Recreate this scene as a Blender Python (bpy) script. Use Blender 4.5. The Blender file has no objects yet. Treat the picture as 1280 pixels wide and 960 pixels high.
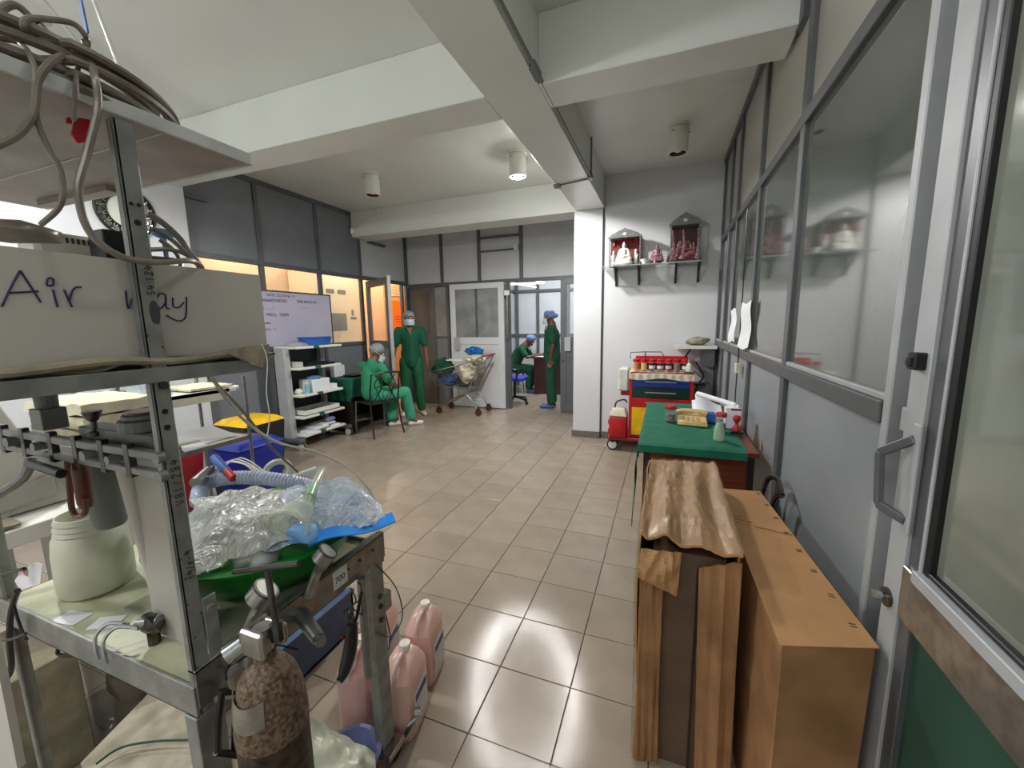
import bpy, bmesh, math, random
from mathutils import Vector, Matrix, noise
random.seed(7)
PI = math.pi
SC = bpy.context.scene
COL = SC.collection
# ---------------------------------------------------------------- camera
CAM_F, PITCH, YAW, ROLL, CAM_H = 503.8, 0.146776, 0.362609, 0.016087, 1.4287
def cam_axes():
    cy, sy, cp, sp = math.cos(YAW), math.sin(YAW), math.cos(PITCH), math.sin(PITCH)
    f = Vector((-sy*cp, cy*cp, -sp)); r = Vector((cy, sy, 0)); d = f.cross(r)
    c, s = math.cos(ROLL), math.sin(ROLL)
    return c*r + s*d, -s*r + c*d, f
AX = cam_axes()
cd = bpy.data.cameras.new('camera'); cam = bpy.data.objects.new('camera', cd); COL.objects.link(cam)
cd.sensor_width = 36; cd.lens = CAM_F/1280*36; cd.clip_start = .02
cm = Matrix((AX[0], -AX[1], -AX[2])).transposed().to_4x4(); cm.translation = (0, 0, CAM_H)
cam.matrix_world = cm; SC.camera = cam
# ---------------------------------------------------------------- world, lights, exposure
w = bpy.data.worlds.new('world'); SC.world = w; w.use_nodes = True
w.node_tree.nodes['Background'].inputs[0].default_value = (.82, .9, 1, 1)
w.node_tree.nodes['Background'].inputs[1].default_value = .25
SC.view_settings.view_transform = 'Standard'; SC.view_settings.look = 'None'
SC.view_settings.gamma = 1; SC.view_settings.exposure = 0.3
SC.view_settings.use_curve_mapping = False
def lamp(name, typ, loc, energy, color=(1, 1, 1), rot=(0, 0, 0), size=.1, sy=None, spot=None, blend=.5):
    l = bpy.data.lights.new(name, typ); l.energy = energy; l.color = color
    o = bpy.data.objects.new(name, l); COL.objects.link(o); o.location = loc; o.rotation_euler = rot
    if typ == 'AREA':
        l.size = size
        if sy: l.shape = 'RECTANGLE'; l.size_y = sy
    else: l.shadow_soft_size = size
    if spot: l.spot_size = spot; l.spot_blend = blend
    return o
lamp('downlight_bulb', 'SPOT', (-1.42, 4.0, 2.865), 170, (1, .985, .96), size=.06, spot=math.radians(172), blend=.35)
lamp('downlight_spill', 'POINT', (-1.42, 4.0, 2.84), 11, (1, .985, .96), size=.05)
lamp('near_bay_bulb', 'SPOT', (-3.1, 1.0, 2.865), 120, (.98, 1, .99), size=.06, spot=math.radians(172), blend=.35)
lamp('rear_bay_fill', 'POINT', (-2.6, -1.0, 2.5), 85, (.98, 1, .99), size=.1)  # added fill light behind the camera, brightens the beam face
lamp('entrance_bulb', 'POINT', (.045, .95, 2.86), 8, (.98, 1, .99), size=.07)
lamp('rear_ceiling_fill', 'AREA', (-3.1, -.2, 3.04), 50, (.95, .98, 1), (0, 0, 0), 1.2, .12)  # added strip of general fill behind the camera, left side
lamp('entrance_fill', 'AREA', (-.3, -1.4, 3.04), 22, (.95, .98, 1), (0, 0, 0), 1.2, .12)  # added weak general fill behind the camera, entrance side
lamp('side_room_bulb', 'POINT', (-5.35, 4.2, 2.9), 36, (1, .84, .66), size=.12)
lamp('cabinet_fill', 'POINT', (-4.85, 5.7, 2.75), 22, (1, .93, .82), size=.08)  # added whiter light that brightens the cabinet front
lamp('side_room_end_fill', 'POINT', (-5.3, 7.4, 2.7), 34, (1, .80, .58), size=.12)  # added warm light, placed to brighten the orange sheet
lamp('inner_room_lamp', 'AREA', (-2.0, 7.5, 2.95), 62, (.93, .97, 1), (0, 0, 0), 1.2, .3)
# ---------------------------------------------------------------- geometry helpers
def at(x, y, ax, v):
    """the point of the plane (axis ax = v) seen at photograph position x, y"""
    d = AX[0]*(x-640) + AX[1]*(y-480) + AX[2]*CAM_F
    c = Vector((0, 0, CAM_H)); t = (v-c[ax])/d[ax]
    return c + d*t
aX = lambda x, y, v: at(x, y, 0, v)
aY = lambda x, y, v: at(x, y, 1, v)
aZ = lambda x, y, v=0.: at(x, y, 2, v)
def V(*a): return Vector(a)
def nb(): return bmesh.new()
def box(bm, x0, x1, y0, y1, z0, z1, rot=None):
    """axis aligned box; rot = (angle, pivot) turns it about z"""
    if x0 > x1: x0, x1 = x1, x0
    if y0 > y1: y0, y1 = y1, y0
    if z0 > z1: z0, z1 = z1, z0
    P = [V(x, y, z) for z in (z0, z1) for y in (y0, y1) for x in (x0, x1)]
    if rot:
        R_ = Matrix.Rotation(rot[0], 3, 'Z'); c = Vector(rot[1]); P = [R_ @ (p-c) + c for p in P]
    v = [bm.verts.new(p) for p in P]
    for f in ((0, 2, 3, 1), (4, 5, 7, 6), (0, 1, 5, 4), (2, 6, 7, 3), (0, 4, 6, 2), (1, 3, 7, 5)):
        bm.faces.new([v[i] for i in f])
    return bm
def hexa(bm, P):
    """solid from eight points: bottom four in order, top four in order"""
    v = [bm.verts.new(p) for p in P]
    for f in ((3, 2, 1, 0), (4, 5, 6, 7), (0, 1, 5, 4), (1, 2, 6, 5), (2, 3, 7, 6), (3, 0, 4, 7)):
        bm.faces.new([v[i] for i in f])
    return bm
def frame_of(d):
    d = d.normalized(); u = d.cross(V(0, 0, 1))
    if u.length < 1e-4: u = V(1, 0, 0)
    u.normalize(); return u, d.cross(u)
def cyl(bm, p0, p1, r0, r1=None, n=16, cap=True):
    p0, p1 = Vector(p0), Vector(p1); r1 = r0 if r1 is None else r1
    u, w_ = frame_of(p1-p0); A = []; B = []
    for i in range(n):
        a = 2*PI*i/n; e = u*math.cos(a) + w_*math.sin(a)
        A.append(bm.verts.new(p0+e*r0)); B.append(bm.verts.new(p1+e*r1))
    for i in range(n): bm.faces.new((A[i], A[(i+1) % n], B[(i+1) % n], B[i]))
    if cap: bm.faces.new(A[::-1]); bm.faces.new(B)
    return bm
def bar(bm, p0, p1, w_, h):
    """rectangular bar from p0 to p1, w across, h in the other sense"""
    p0, p1 = Vector(p0), Vector(p1); u, k = frame_of(p1-p0)
    P = [p + u*(a*w_/2) + k*(b*h/2) for p in (p0, p1) for a, b in ((-1, -1), (1, -1), (1, 1), (-1, 1))]
    return hexa(bm, P)
def lathe(bm, c, prof, n=20, sx=1, sy=1, cap=True):
    """profile of (radius, height) turned about the vertical through c"""
    c = Vector(c); rings = []
    for r, z in prof:
        rings.append([bm.verts.new(c + V(r*sx*math.cos(2*PI*i/n), r*sy*math.sin(2*PI*i/n), z)) for i in range(n)])
    for a, b in zip(rings, rings[1:]):
        for i in range(n): bm.faces.new((a[i], a[(i+1) % n], b[(i+1) % n], b[i]))
    if cap:
        bm.faces.new(rings[0][::-1]); bm.faces.new(rings[-1])
    return bm
def spline(pts, k=6, closed=False):
    pts = [Vector(p) for p in pts]; out = []; n = len(pts)
    for i in range(n if closed else n-1):
        a = pts[(i-1) % n] if closed or i else pts[0]; b = pts[i]; c = pts[(i+1) % n]
        d = pts[(i+2) % n] if closed or i+2 < n else pts[-1]
        for j in range(k):
            t = j/k
            out.append(.5*((2*b) + (c-a)*t + (2*a-5*b+4*c-d)*t*t + (3*b-a-3*c+d)*t**3))
    if not closed: out.append(pts[-1])
    return out
def tube(bm, pts, r, n=8, closed=False, rf=None, flat=None):
    m = len(pts); rings = []; pu = None
    for i, p in enumerate(pts):
        a = pts[(i-1) % m] if closed or i else pts[0]; b = pts[(i+1) % m] if closed or i < m-1 else pts[-1]
        d = (b-a).normalized() if (b-a).length > 1e-9 else V(0, 0, 1)
        if pu is None: u, _ = frame_of(d)
        else:
            u = pu - d*pu.dot(d)
            if u.length < 1e-5: u, _ = frame_of(d)
            u.normalize()
        pu = u; k = d.cross(u); rr = rf(i/(m-1 or 1)) if rf else r; fl = flat or 1
        rings.append([bm.verts.new(p + (u*math.cos(2*PI*j/n) + k*math.sin(2*PI*j/n)*fl)*rr) for j in range(n)])
    for i in range(m if closed else m-1):
        a, b = rings[i], rings[(i+1) % m]
        for j in range(n): bm.faces.new((a[j], a[(j+1) % n], b[(j+1) % n], b[j]))
    if not closed: bm.faces.new(rings[0][::-1]); bm.faces.new(rings[-1])
    return bm
def ball(bm, c, r, s=(1, 1, 1), sub=2, amp=0, fr=4, seed=0, rot=0):
    g = bmesh.ops.create_icosphere(bm, subdivisions=sub, radius=1)
    c = Vector(c); R_ = Matrix.Rotation(rot, 3, 'Z')
    for v in g['verts']:
        k = 1 + (amp*noise.noise(v.co*fr + V(seed, seed*2, 0)) if amp else 0)
        q = v.co*k*r; v.co = c + R_ @ V(q.x*s[0], q.y*s[1], q.z*s[2])
    return bm
def sheet(bm, fn, nu, nv, thick=.004):
    """cloth like sheet from fn(u, v) with real thickness"""
    P = [[fn(i/nu, j/nv) for j in range(nv+1)] for i in range(nu+1)]
    def nrm(i, j):
        a = P[min(i+1, nu)][j]-P[max(i-1, 0)][j]; b = P[i][min(j+1, nv)]-P[i][max(j-1, 0)]
        c = a.cross(b); return c.normalized() if c.length > 1e-12 else V(0, 0, 1)
    T = [[bm.verts.new(P[i][j]) for j in range(nv+1)] for i in range(nu+1)]
    B = [[bm.verts.new(P[i][j]-nrm(i, j)*thick) for j in range(nv+1)] for i in range(nu+1)]
    for i in range(nu):
        for j in range(nv):
            bm.faces.new((T[i][j], T[i+1][j], T[i+1][j+1], T[i][j+1]))
            bm.faces.new((B[i][j+1], B[i+1][j+1], B[i+1][j], B[i][j]))
    for i in range(nu):
        bm.faces.new((T[i+1][0], T[i][0], B[i][0], B[i+1][0])); bm.faces.new((T[i][nv], T[i+1][nv], B[i+1][nv], B[i][nv]))
    for j in range(nv):
        bm.faces.new((T[0][j], T[0][j+1], B[0][j+1], B[0][j])); bm.faces.new((T[nu][j+1], T[nu][j], B[nu][j], B[nu][j+1]))
    return bm
def prism(bm, pts, off):
    """closed outline pts extruded by vector off"""
    a = [bm.verts.new(p) for p in pts]; b = [bm.verts.new(Vector(p)+off) for p in pts]; n = len(a)
    bm.faces.new(a[::-1]); bm.faces.new(b)
    for i in range(n): bm.faces.new((a[i], a[(i+1) % n], b[(i+1) % n], b[i]))
    return bm
# ---------------------------------------------------------------- objects
WL = {}
def wloc(o):
    p = V(0, 0, 0)
    while o: p = p + WL.get(o.name, V(0, 0, 0)); o = o.parent
    return p
def tag(o, label=None, cat=None, group=None, kind=None):
    if label: o['label'] = label
    if cat: o['category'] = cat
    if group: o['group'] = group
    if kind: o['kind'] = kind
    return o
def thing(name, label, cat, loc=(0, 0, 0), group=None):
    o = bpy.data.objects.new(name, None); COL.objects.link(o); o.location = loc
    o.empty_display_size = .1; WL[o.name] = Vector(loc)
    return tag(o, label, cat, group)
def obj(name, bm, m, parent=None, smooth=False, bevel=0, label=None, angle=40, seg=1):
    bmesh.ops.recalc_face_normals(bm, faces=bm.faces)
    if bevel:
        ed = [e for e in bm.edges if len(e.link_faces) == 2 and e.calc_face_angle(0) > .5]
        bmesh.ops.bevel(bm, geom=ed, offset=bevel, segments=seg, profile=.5, affect='EDGES', clamp_overlap=True)
    if smooth:
        for f in bm.faces: f.smooth = True
        for e in bm.edges:
            if len(e.link_faces) == 2 and e.calc_face_angle(0) > math.radians(angle): e.smooth = False
    if parent: off = wloc(parent)
    else:
        c = [v.co for v in bm.verts]
        off = V((min(p.x for p in c)+max(p.x for p in c))/2, (min(p.y for p in c)+max(p.y for p in c))/2, min(p.z for p in c))
    bmesh.ops.translate(bm, vec=-off, verts=bm.verts)
    me = bpy.data.meshes.new(name); bm.to_mesh(me); bm.free()
    if m: me.materials.append(m)
    o = bpy.data.objects.new(name, me); COL.objects.link(o)
    if parent: o.parent = parent
    else: o.location = off; WL[o.name] = off.copy()
    if label: o['label'] = label
    return o
def one(name, bm, m, label, cat, group=None, **k):
    return tag(obj(name, bm, m, None, **k), label, cat, group)
def struct(name, bm, m, parent=None, **k):
    o = obj(name, bm, m, parent, **k)
    if not parent: o['kind'] = 'structure'
    return o
def sroot(name):
    o = bpy.data.objects.new(name, None); COL.objects.link(o); o['kind'] = 'structure'; return o
def dup(root, loc=None, rz=None, label=None, group=None):
    def cp(o, par):
        c = o.copy(); COL.objects.link(c)
        if par: c.parent = par
        for ch in list(o.children): cp(ch, c)
        return c
    r = cp(root, None)
    if loc is not None: r.location = loc
    if rz is not None: r.rotation_euler = (0, 0, rz)
    if label: r['label'] = label
    if group: r['group'] = group
    return r
def text(name, s, m, parent, origin, ux, uy, size, depth=.0006, label=None, align='LEFT'):
    """raised print: origin = lower left corner, ux reading direction, uy up direction of the letters"""
    cu = bpy.data.curves.new(name, 'FONT'); cu.body = s; cu.size = size; cu.extrude = depth; cu.align_x = align
    t = bpy.data.objects.new(name, cu)
    COL.objects.link(t); bpy.context.view_layer.update()
    me = bpy.data.meshes.new_from_object(t.evaluated_get(bpy.context.evaluated_depsgraph_get()))
    bpy.data.objects.remove(t); bpy.data.curves.remove(cu)
    ux = Vector(ux).normalized(); uy = Vector(uy).normalized(); uz = ux.cross(uy)
    M_ = Matrix((ux, uy, uz)).transposed().to_4x4(); M_.translation = Vector(origin) - (wloc(parent) if parent else V(0, 0, 0))
    me.transform(M_); me.name = name; me.materials.clear(); me.materials.append(m)
    o = bpy.data.objects.new(name, me); COL.objects.link(o)
    if parent: o.parent = parent
    if label: o['label'] = label
    return o
def fused(name, prims, m, parent=None, voxel=.01, smooth=6, xf=None):
    """one continuous skin over tapered limbs: prims are (p0, p1, r0, r1) or (centre, (rx, ry, rz))"""
    bm = nb()
    for p in prims:
        if len(p) == 2: ball(bm, p[0], 1, p[1], 2)
        else:
            a, b = Vector(p[0]), Vector(p[1])
            cyl(bm, a, b, p[2], p[3], 12); ball(bm, a, p[2], sub=2); ball(bm, b, p[3], sub=2)
    me = bpy.data.meshes.new(name); bm.to_mesh(me); bm.free()
    if xf: me.transform(xf)
    t = bpy.data.objects.new(name, me); COL.objects.link(t)
    r = t.modifiers.new('r', 'REMESH'); r.mode = 'VOXEL'; r.voxel_size = voxel
    s = t.modifiers.new('s', 'SMOOTH'); s.iterations = smooth; s.factor = .5
    bpy.context.view_layer.update()
    me2 = bpy.data.meshes.new_from_object(t.evaluated_get(bpy.context.evaluated_depsgraph_get()))
    bpy.data.objects.remove(t); bpy.data.meshes.remove(me)
    me2.name = name
    for f in me2.polygons: f.use_smooth = True
    if parent: me2.transform(Matrix.Translation(-wloc(parent)))
    me2.materials.clear(); me2.materials.append(m)
    o = bpy.data.objects.new(name, me2); COL.objects.link(o)
    if parent: o.parent = parent
    return o
# ---------------------------------------------------------------- materials
def lin(c):
    f = lambda v: ((v/255+.055)/1.055)**2.4 if v > 10 else v/255/12.92
    return (f(c[0]), f(c[1]), f(c[2]), 1)
def mat(name, c, rough=.5, metal=0, var=.08, scale=12, bump=0, bscale=60, c2=None, alpha=1, coat=0, trans=0, emit=0, rand=0, stretch=None, ior=None, thr=None):
    m = bpy.data.materials.new(name); m.use_nodes = True; n = m.node_tree.nodes; l = m.node_tree.links
    b = n['Principled BSDF']; b.inputs['Roughness'].default_value = rough; b.inputs['Metallic'].default_value = metal
    base = lin(c); tc = n.new('ShaderNodeTexCoord'); mp = n.new('ShaderNodeMapping'); l.new(tc.outputs['Object'], mp.inputs[0])
    if stretch: mp.inputs['Scale'].default_value = stretch
    nz = n.new('ShaderNodeTexNoise'); nz.inputs['Scale'].default_value = scale; nz.inputs['Detail'].default_value = 6
    l.new(mp.outputs[0], nz.inputs['Vector'])
    cr = n.new('ShaderNodeValToRGB'); l.new(nz.outputs['Fac'], cr.inputs[0])
    d = lin(c2) if c2 else tuple(x*(1-var*2.5) for x in base[:3])+(1,)
    a_, b_ = thr or (.36, .62)
    cr.color_ramp.elements[0].position = a_; cr.color_ramp.elements[1].position = b_
    cr.color_ramp.elements[0].color = d; cr.color_ramp.elements[1].color = base
    src = cr.outputs[0]
    if rand:
        oi = n.new('ShaderNodeObjectInfo'); mr = n.new('ShaderNodeMapRange'); mr.inputs['To Min'].default_value = 1-rand; mr.inputs['To Max'].default_value = 1+rand*.4
        l.new(oi.outputs['Random'], mr.inputs[0]); hs = n.new('ShaderNodeHueSaturation'); l.new(mr.outputs[0], hs.inputs['Value']); l.new(src, hs.inputs['Color']); src = hs.outputs[0]
    l.new(src, b.inputs['Base Color'])
    if bump:
        n2 = n.new('ShaderNodeTexNoise'); n2.inputs['Scale'].default_value = bscale; n2.inputs['Detail'].default_value = 3; l.new(mp.outputs[0], n2.inputs['Vector'])
        bp = n.new('ShaderNodeBump'); bp.inputs['Strength'].default_value = bump; bp.inputs['Distance'].default_value = .01
        l.new(n2.outputs['Fac'], bp.inputs['Height']); l.new(bp.outputs[0], b.inputs['Normal'])
    if alpha < 1: b.inputs['Alpha'].default_value = alpha
    if coat: b.inputs['Coat Weight'].default_value = coat; b.inputs['Coat Roughness'].default_value = .05
    if trans: b.inputs['Transmission Weight'].default_value = trans
    if ior: b.inputs['IOR'].default_value = ior
    if emit: b.inputs['Emission Color'].default_value = base; b.inputs['Emission Strength'].default_value = emit
    return m
def film(name, c, gl=.35, bump=1.2, bscale=18, tint=.8):
    """thin crumpled plastic film: mostly clear with sharp sheen"""
    m = bpy.data.materials.new(name); m.use_nodes = True; n = m.node_tree.nodes; l = m.node_tree.links
    n.remove(n['Principled BSDF']); out = n['Material Output']
    tc = n.new('ShaderNodeTexCoord'); nz = n.new('ShaderNodeTexNoise'); nz.inputs['Scale'].default_value = bscale; nz.inputs['Detail'].default_value = 5; nz.inputs['Distortion'].default_value = 1.5
    l.new(tc.outputs['Object'], nz.inputs['Vector'])
    sb = n.new('ShaderNodeMath'); sb.operation = 'SUBTRACT'; sb.inputs[1].default_value = .5; l.new(nz.outputs['Fac'], sb.inputs[0]); ab_ = n.new('ShaderNodeMath'); ab_.operation = 'ABSOLUTE'; l.new(sb.outputs[0], ab_.inputs[0])
    bp = n.new('ShaderNodeBump'); bp.inputs['Strength'].default_value = 1; bp.inputs['Distance'].default_value = .02*bump; l.new(ab_.outputs[0], bp.inputs['Height'])
    tr = n.new('ShaderNodeBsdfTransparent'); tr.inputs[0].default_value = (.97, .98, .97, 1)
    df = n.new('ShaderNodeBsdfDiffuse'); df.inputs[0].default_value = lin(c); l.new(bp.outputs[0], df.inputs['Normal'])
    g = n.new('ShaderNodeBsdfGlossy'); g.inputs['Roughness'].default_value = .12; l.new(bp.outputs[0], g.inputs['Normal'])
    m1 = n.new('ShaderNodeMixShader'); m1.inputs[0].default_value = 1-tint; l.new(tr.outputs[0], m1.inputs[1]); l.new(df.outputs[0], m1.inputs[2])
    m2 = n.new('ShaderNodeMixShader'); m2.inputs[0].default_value = gl; l.new(m1.outputs[0], m2.inputs[1]); l.new(g.outputs[0], m2.inputs[2])
    l.new(m2.outputs[0], out.inputs[0]); return m
M = {}
def dm(k, *a, **kw): M[k] = mat(k, *a, **kw)
dm('tile', (160, 146, 130), .14, bump=.1, bscale=700, var=.05, scale=5, rand=.08)
dm('grout', (70, 64, 58), .8)
dm('wall_white', (212, 213, 216), .42, var=.015, scale=2, bump=.02, bscale=8)
dm('ceiling_white', (220, 223, 217), .35, var=.02, scale=2, bump=.03, bscale=6)
dm('frame_grey', (96, 98, 101), .42, .25, var=.05, scale=9)
dm('frame_light', (172, 174, 176), .55, .15, var=.04, scale=9)
dm('frame_dark', (72, 74, 78), .45, .2)
dm('panel_grey', (146, 151, 156), .4, var=.04, scale=2.5)
dm('panel_left', (120, 124, 130), .42, var=.04, scale=2)
dm('leaf_white', (206, 209, 212), .4, var=.03, scale=3)
dm('faint_ink', (112, 84, 60), .6)
dm('panel_pale', (198, 200, 203), .45, var=.03, scale=3)
dm('panel_cream', (168, 166, 156), .3, var=.03, scale=2)
dm('glass_film', (92, 98, 92), .07, var=.1, scale=2.2, coat=.6)
dm('glass_door', (132, 137, 126), .06, var=.14, scale=2.2, coat=.6)
dm('glass_grey', (140, 143, 142), .25, var=.12, scale=4)
dm('glass_brown', (84, 80, 76), .3, var=.06)
dm('gasket', (14, 14, 16), .5)
dm('green_panel', (40, 76, 62), .55, var=.06, scale=6)
dm('skirting', (112, 104, 100), .3, var=.08, scale=14)
dm('peach', (240, 205, 165), .7, var=.02)
dm('cream_wall', (250, 232, 196), .6, var=.02)
dm('vent_grey', (120, 120, 108), .5)
dm('orange', (255, 128, 10), .5)
dm('steel', (150, 152, 152), .3, .85, var=.1, scale=30, bump=.05)
dm('steel_paint', (142, 144, 141), .38, .3, var=.12, scale=22, bump=.06, bscale=45, c2=(120, 122, 118))
dm('chrome', (190, 192, 194), .12, 1, var=.05)
dm('dark_chrome', (92, 90, 86), .28, .9, var=.15, scale=40)
dm('shelf_under', (160, 148, 138), .45, var=.1, scale=6, c2=(136, 122, 112))
dm('shelf_rim', (198, 200, 198), .35, var=.08, scale=14)
dm('worktop', (190, 188, 160), .4, var=.1, scale=9, c2=(150, 152, 122))
dm('hose_grey', (128, 120, 108), .32, var=.12, scale=30)
dm('hose_clear', (205, 202, 192), .2, var=.05)
dm('black', (24, 24, 26), .35)
dm('black_matte', (30, 29, 28), .7)
dm('red', (190, 20, 30), .4)
dm('dark_red', (150, 24, 34), .4)
dm('blue', (22, 44, 150), .35)
dm('blue_mid', (48, 96, 176), .4)
dm('blue_drawer', (18, 54, 130), .35)
dm('green_drawer', (8, 50, 40), .35)
dm('yellow', (240, 190, 20), .4)
dm('card_white', (190, 186, 178), .7, var=.04, scale=3)
dm('ink', (34, 34, 96), .6)
dm('ink_black', (24, 22, 26), .6)
dm('ink_brown', (112, 76, 44), .7)
dm('cloth_cream', (214, 206, 182), .85, var=.06, scale=20, bump=.15, bscale=220)
dm('cloth_dirty', (160, 152, 130), .85, var=.15, scale=14, bump=.2, bscale=200)
dm('plastic_white', (226, 226, 216), .35, var=.03)
dm('plastic_cream', (206, 206, 186), .35, var=.05, scale=5)
dm('plastic_grey', (110, 113, 110), .4, var=.05)
dm('basin_green', (10, 120, 34), .28, var=.08, scale=5)
dm('pink_liquid', (234, 190, 180), .28, var=.05, scale=6)
dm('pink_shell', (240, 208, 204), .3, alpha=.95)
dm('jug_cap', (236, 230, 220), .4)
dm('label_white', (228, 228, 232), .5)
dm('label_blue', (60, 80, 140), .5)
dm('rust', (70, 56, 46), .5, .4, var=.3, scale=50, c2=(34, 28, 25), bump=.4, bscale=60)
dm('rust_light', (124, 106, 86), .6, .3, var=.3, scale=130, c2=(72, 54, 42), bump=.5, bscale=70)
dm('aluminium', (168, 166, 160), .3, .8, var=.14, scale=30)
dm('cardboard', (186, 140, 92), .62, var=.07, scale=8, bump=.05, bscale=80)
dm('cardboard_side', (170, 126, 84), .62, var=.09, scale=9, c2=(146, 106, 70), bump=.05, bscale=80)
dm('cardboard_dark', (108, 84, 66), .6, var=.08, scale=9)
dm('parcel_tape', (190, 140, 86), .2, var=.06, coat=.4)
dm('wood_red', (120, 60, 38), .35, var=.2, scale=5, stretch=(1, 1, 8), c2=(84, 38, 24))
dm('wood_dark', (52, 34, 30), .4, var=.1, scale=6)
dm('maroon', (66, 30, 32), .4)
dm('scrub_dark', (8, 86, 62), .85, var=.08, scale=12, bump=.1, bscale=120)
dm('scrub_pants', (26, 96, 58), .85, var=.08, scale=12, bump=.1, bscale=120)
dm('scrub_light', (44, 140, 98), .85, var=.08, scale=12, bump=.1, bscale=120)
dm('scrub_teal', (66, 158, 128), .85, var=.08, scale=12, bump=.1, bscale=120)
dm('scrub_far', (10, 74, 50), .85, var=.08, scale=12, bump=.1, bscale=120)
dm('drape_green', (14, 106, 80), .85, var=.07, scale=16, bump=.12, bscale=160)
dm('drape_dark', (8, 92, 70), .85, var=.07, scale=16, bump=.12, bscale=160)
dm('skin', (120, 78, 58), .5, var=.05)
dm('skin_dark', (98, 62, 48), .5, var=.05)
dm('cap_grey', (140, 146, 150), .6, var=.1, scale=30, bump=.2, bscale=60)
dm('cap_blue', (96, 126, 168), .6, var=.1, scale=30, bump=.2, bscale=60)
dm('mask_blue', (196, 214, 216), .8)
dm('eye', (230, 225, 220), .3)
dm('shoe_white', (226, 220, 212), .5)
dm('shoe_blue', (60, 84, 150), .5)
dm('bag_green', (8, 70, 52), .8, var=.1, scale=12, bump=.2, bscale=60)
dm('bag_blue', (20, 104, 180), .6, var=.1, scale=12)
dm('denim', (58, 92, 150), .85, var=.12, scale=16)
dm('chair_blue', (40, 52, 170), .7)
dm('white_board', (176, 172, 190), .25, var=.03, scale=2)
dm('glass_clear', (220, 232, 230), .05, alpha=.12, coat=.3)
dm('glass_shelf', (200, 215, 212), .05, alpha=.45)
dm('statue', (236, 234, 226), .4)
dm('statue_pink', (176, 130, 138), .5, var=.3, scale=60, c2=(90, 50, 60))
dm('pewter', (128, 130, 130), .5, .3, var=.15, scale=40)
dm('shrine_back', (126, 58, 40), .55, var=.15, scale=20)
dm('shrine_maroon', (92, 32, 34), .55, var=.3, scale=60, c2=(150, 110, 110))
dm('phone', (226, 196, 136), .4)
dm('sanitizer', (196, 222, 196), .12, alpha=.75)
dm('sanitizer_blue', (130, 196, 214), .12, alpha=.85)
dm('paper', (235, 236, 240), .7, var=.02)
dm('tan', (206, 172, 130), .5)
dm('wheel', (196, 196, 190), .4)
dm('rubber', (38, 37, 36), .7)
dm('brown_tube', (96, 50, 28), .25)
dm('styro', (166, 158, 138), .75, var=.2, scale=14, bump=.3, bscale=24, c2=(138, 130, 112))
dm('slate_blue', (70, 88, 118), .45)
dm('lilac', (150, 156, 206), .35)
dm('corrugated', (206, 214, 242), .3)
dm('mask_green', (150, 205, 160), .25, alpha=.85)
dm('mask_clear', (225, 232, 208), .12, alpha=.42, coat=.5)
dm('glove_white', (224, 228, 224), .35, alpha=.9)
dm('blue_item', (110, 170, 226), .5, alpha=.95)
dm('zip_blue', (30, 140, 235), .3)
dm('yellowish', (226, 206, 90), .4)
dm('orange_jar', (236, 150, 60), .4)
dm('jar_brown', (150, 120, 110), .4, var=.3, scale=60)
dm('tube_glow', (255, 240, 205), .5, emit=7)
dm('lamp_glow', (255, 248, 232), .5, emit=14)
M['film'] = film('film', (240, 243, 234), .3, 1.6, 16, .55)
M['film_blue'] = film('film_blue', (190, 216, 245), .3, 1.6, 16, .6)
M['film_wrap'] = film('film_wrap', (214, 180, 130), .09, 1.6, 14, .95)
M['clear_box'] = film('clear_box', (150, 150, 130), .12, .3, 6, .75)
# ================================================================ SETTING
# ---- floor: grout bed and tiles of 0.3 m
bm = box(nb(), -6.6, .75, -2.6, 9.3, -.06, -.004); floor = struct('floor', bm, M['grout'])
TX, TY = -.89975, 1.68832
tb = box(nb(), -.1485, .1485, -.1485, .1485, -.012, 0); tile0 = None
cells = []
for i in range(-13, 5):
    for j in range(-14, 24):
        x, y = TX+.3*i+.15, TY+.3*j+.15
        if -4.5 < x < .7 and -2.6 < y < 9.2: cells.append((x, y))
def infr(p):
    x, y = p; d = V(x, y, -CAM_H); z = d.dot(AX[2])
    return z > .1 and abs(d.dot(AX[0])/z*CAM_F) < 660 and abs(d.dot(AX[1])/z*CAM_F) < 500
near = sorted([p for p in cells if infr(p)], key=lambda p: p[0]**2+p[1]**2)[:290]
ns = set(near)
for k, (x, y) in enumerate(near):
    if tile0 is None:
        tile0 = obj('tile', tb, M['tile'], floor, bevel=.0015); t = tile0
        off = floor.location.copy()
        tile0.data.transform(Matrix.Translation(off)); base_off = off
    else:
        t = tile0.copy(); COL.objects.link(t)
    t.location = V(x, y, random.uniform(-.0004, .0004)) - base_off
bm = nb()
for x, y in cells:
    if (x, y) not in ns: box(bm, x-.1485, x+.1485, y-.1485, y+.1485, -.012, 0)
tag(obj('tile_field', bm, M['tile'], floor), kind='stuff')
bm = nb()
for i in range(7):
    for j in range(36): box(bm, -6.57+.3*i, -6.273+.3*i, -1.9+.3*j, -1.603+.3*j, -.012, 0)
tag(obj('tile_field', bm, M['tile'], floor), kind='stuff')
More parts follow.
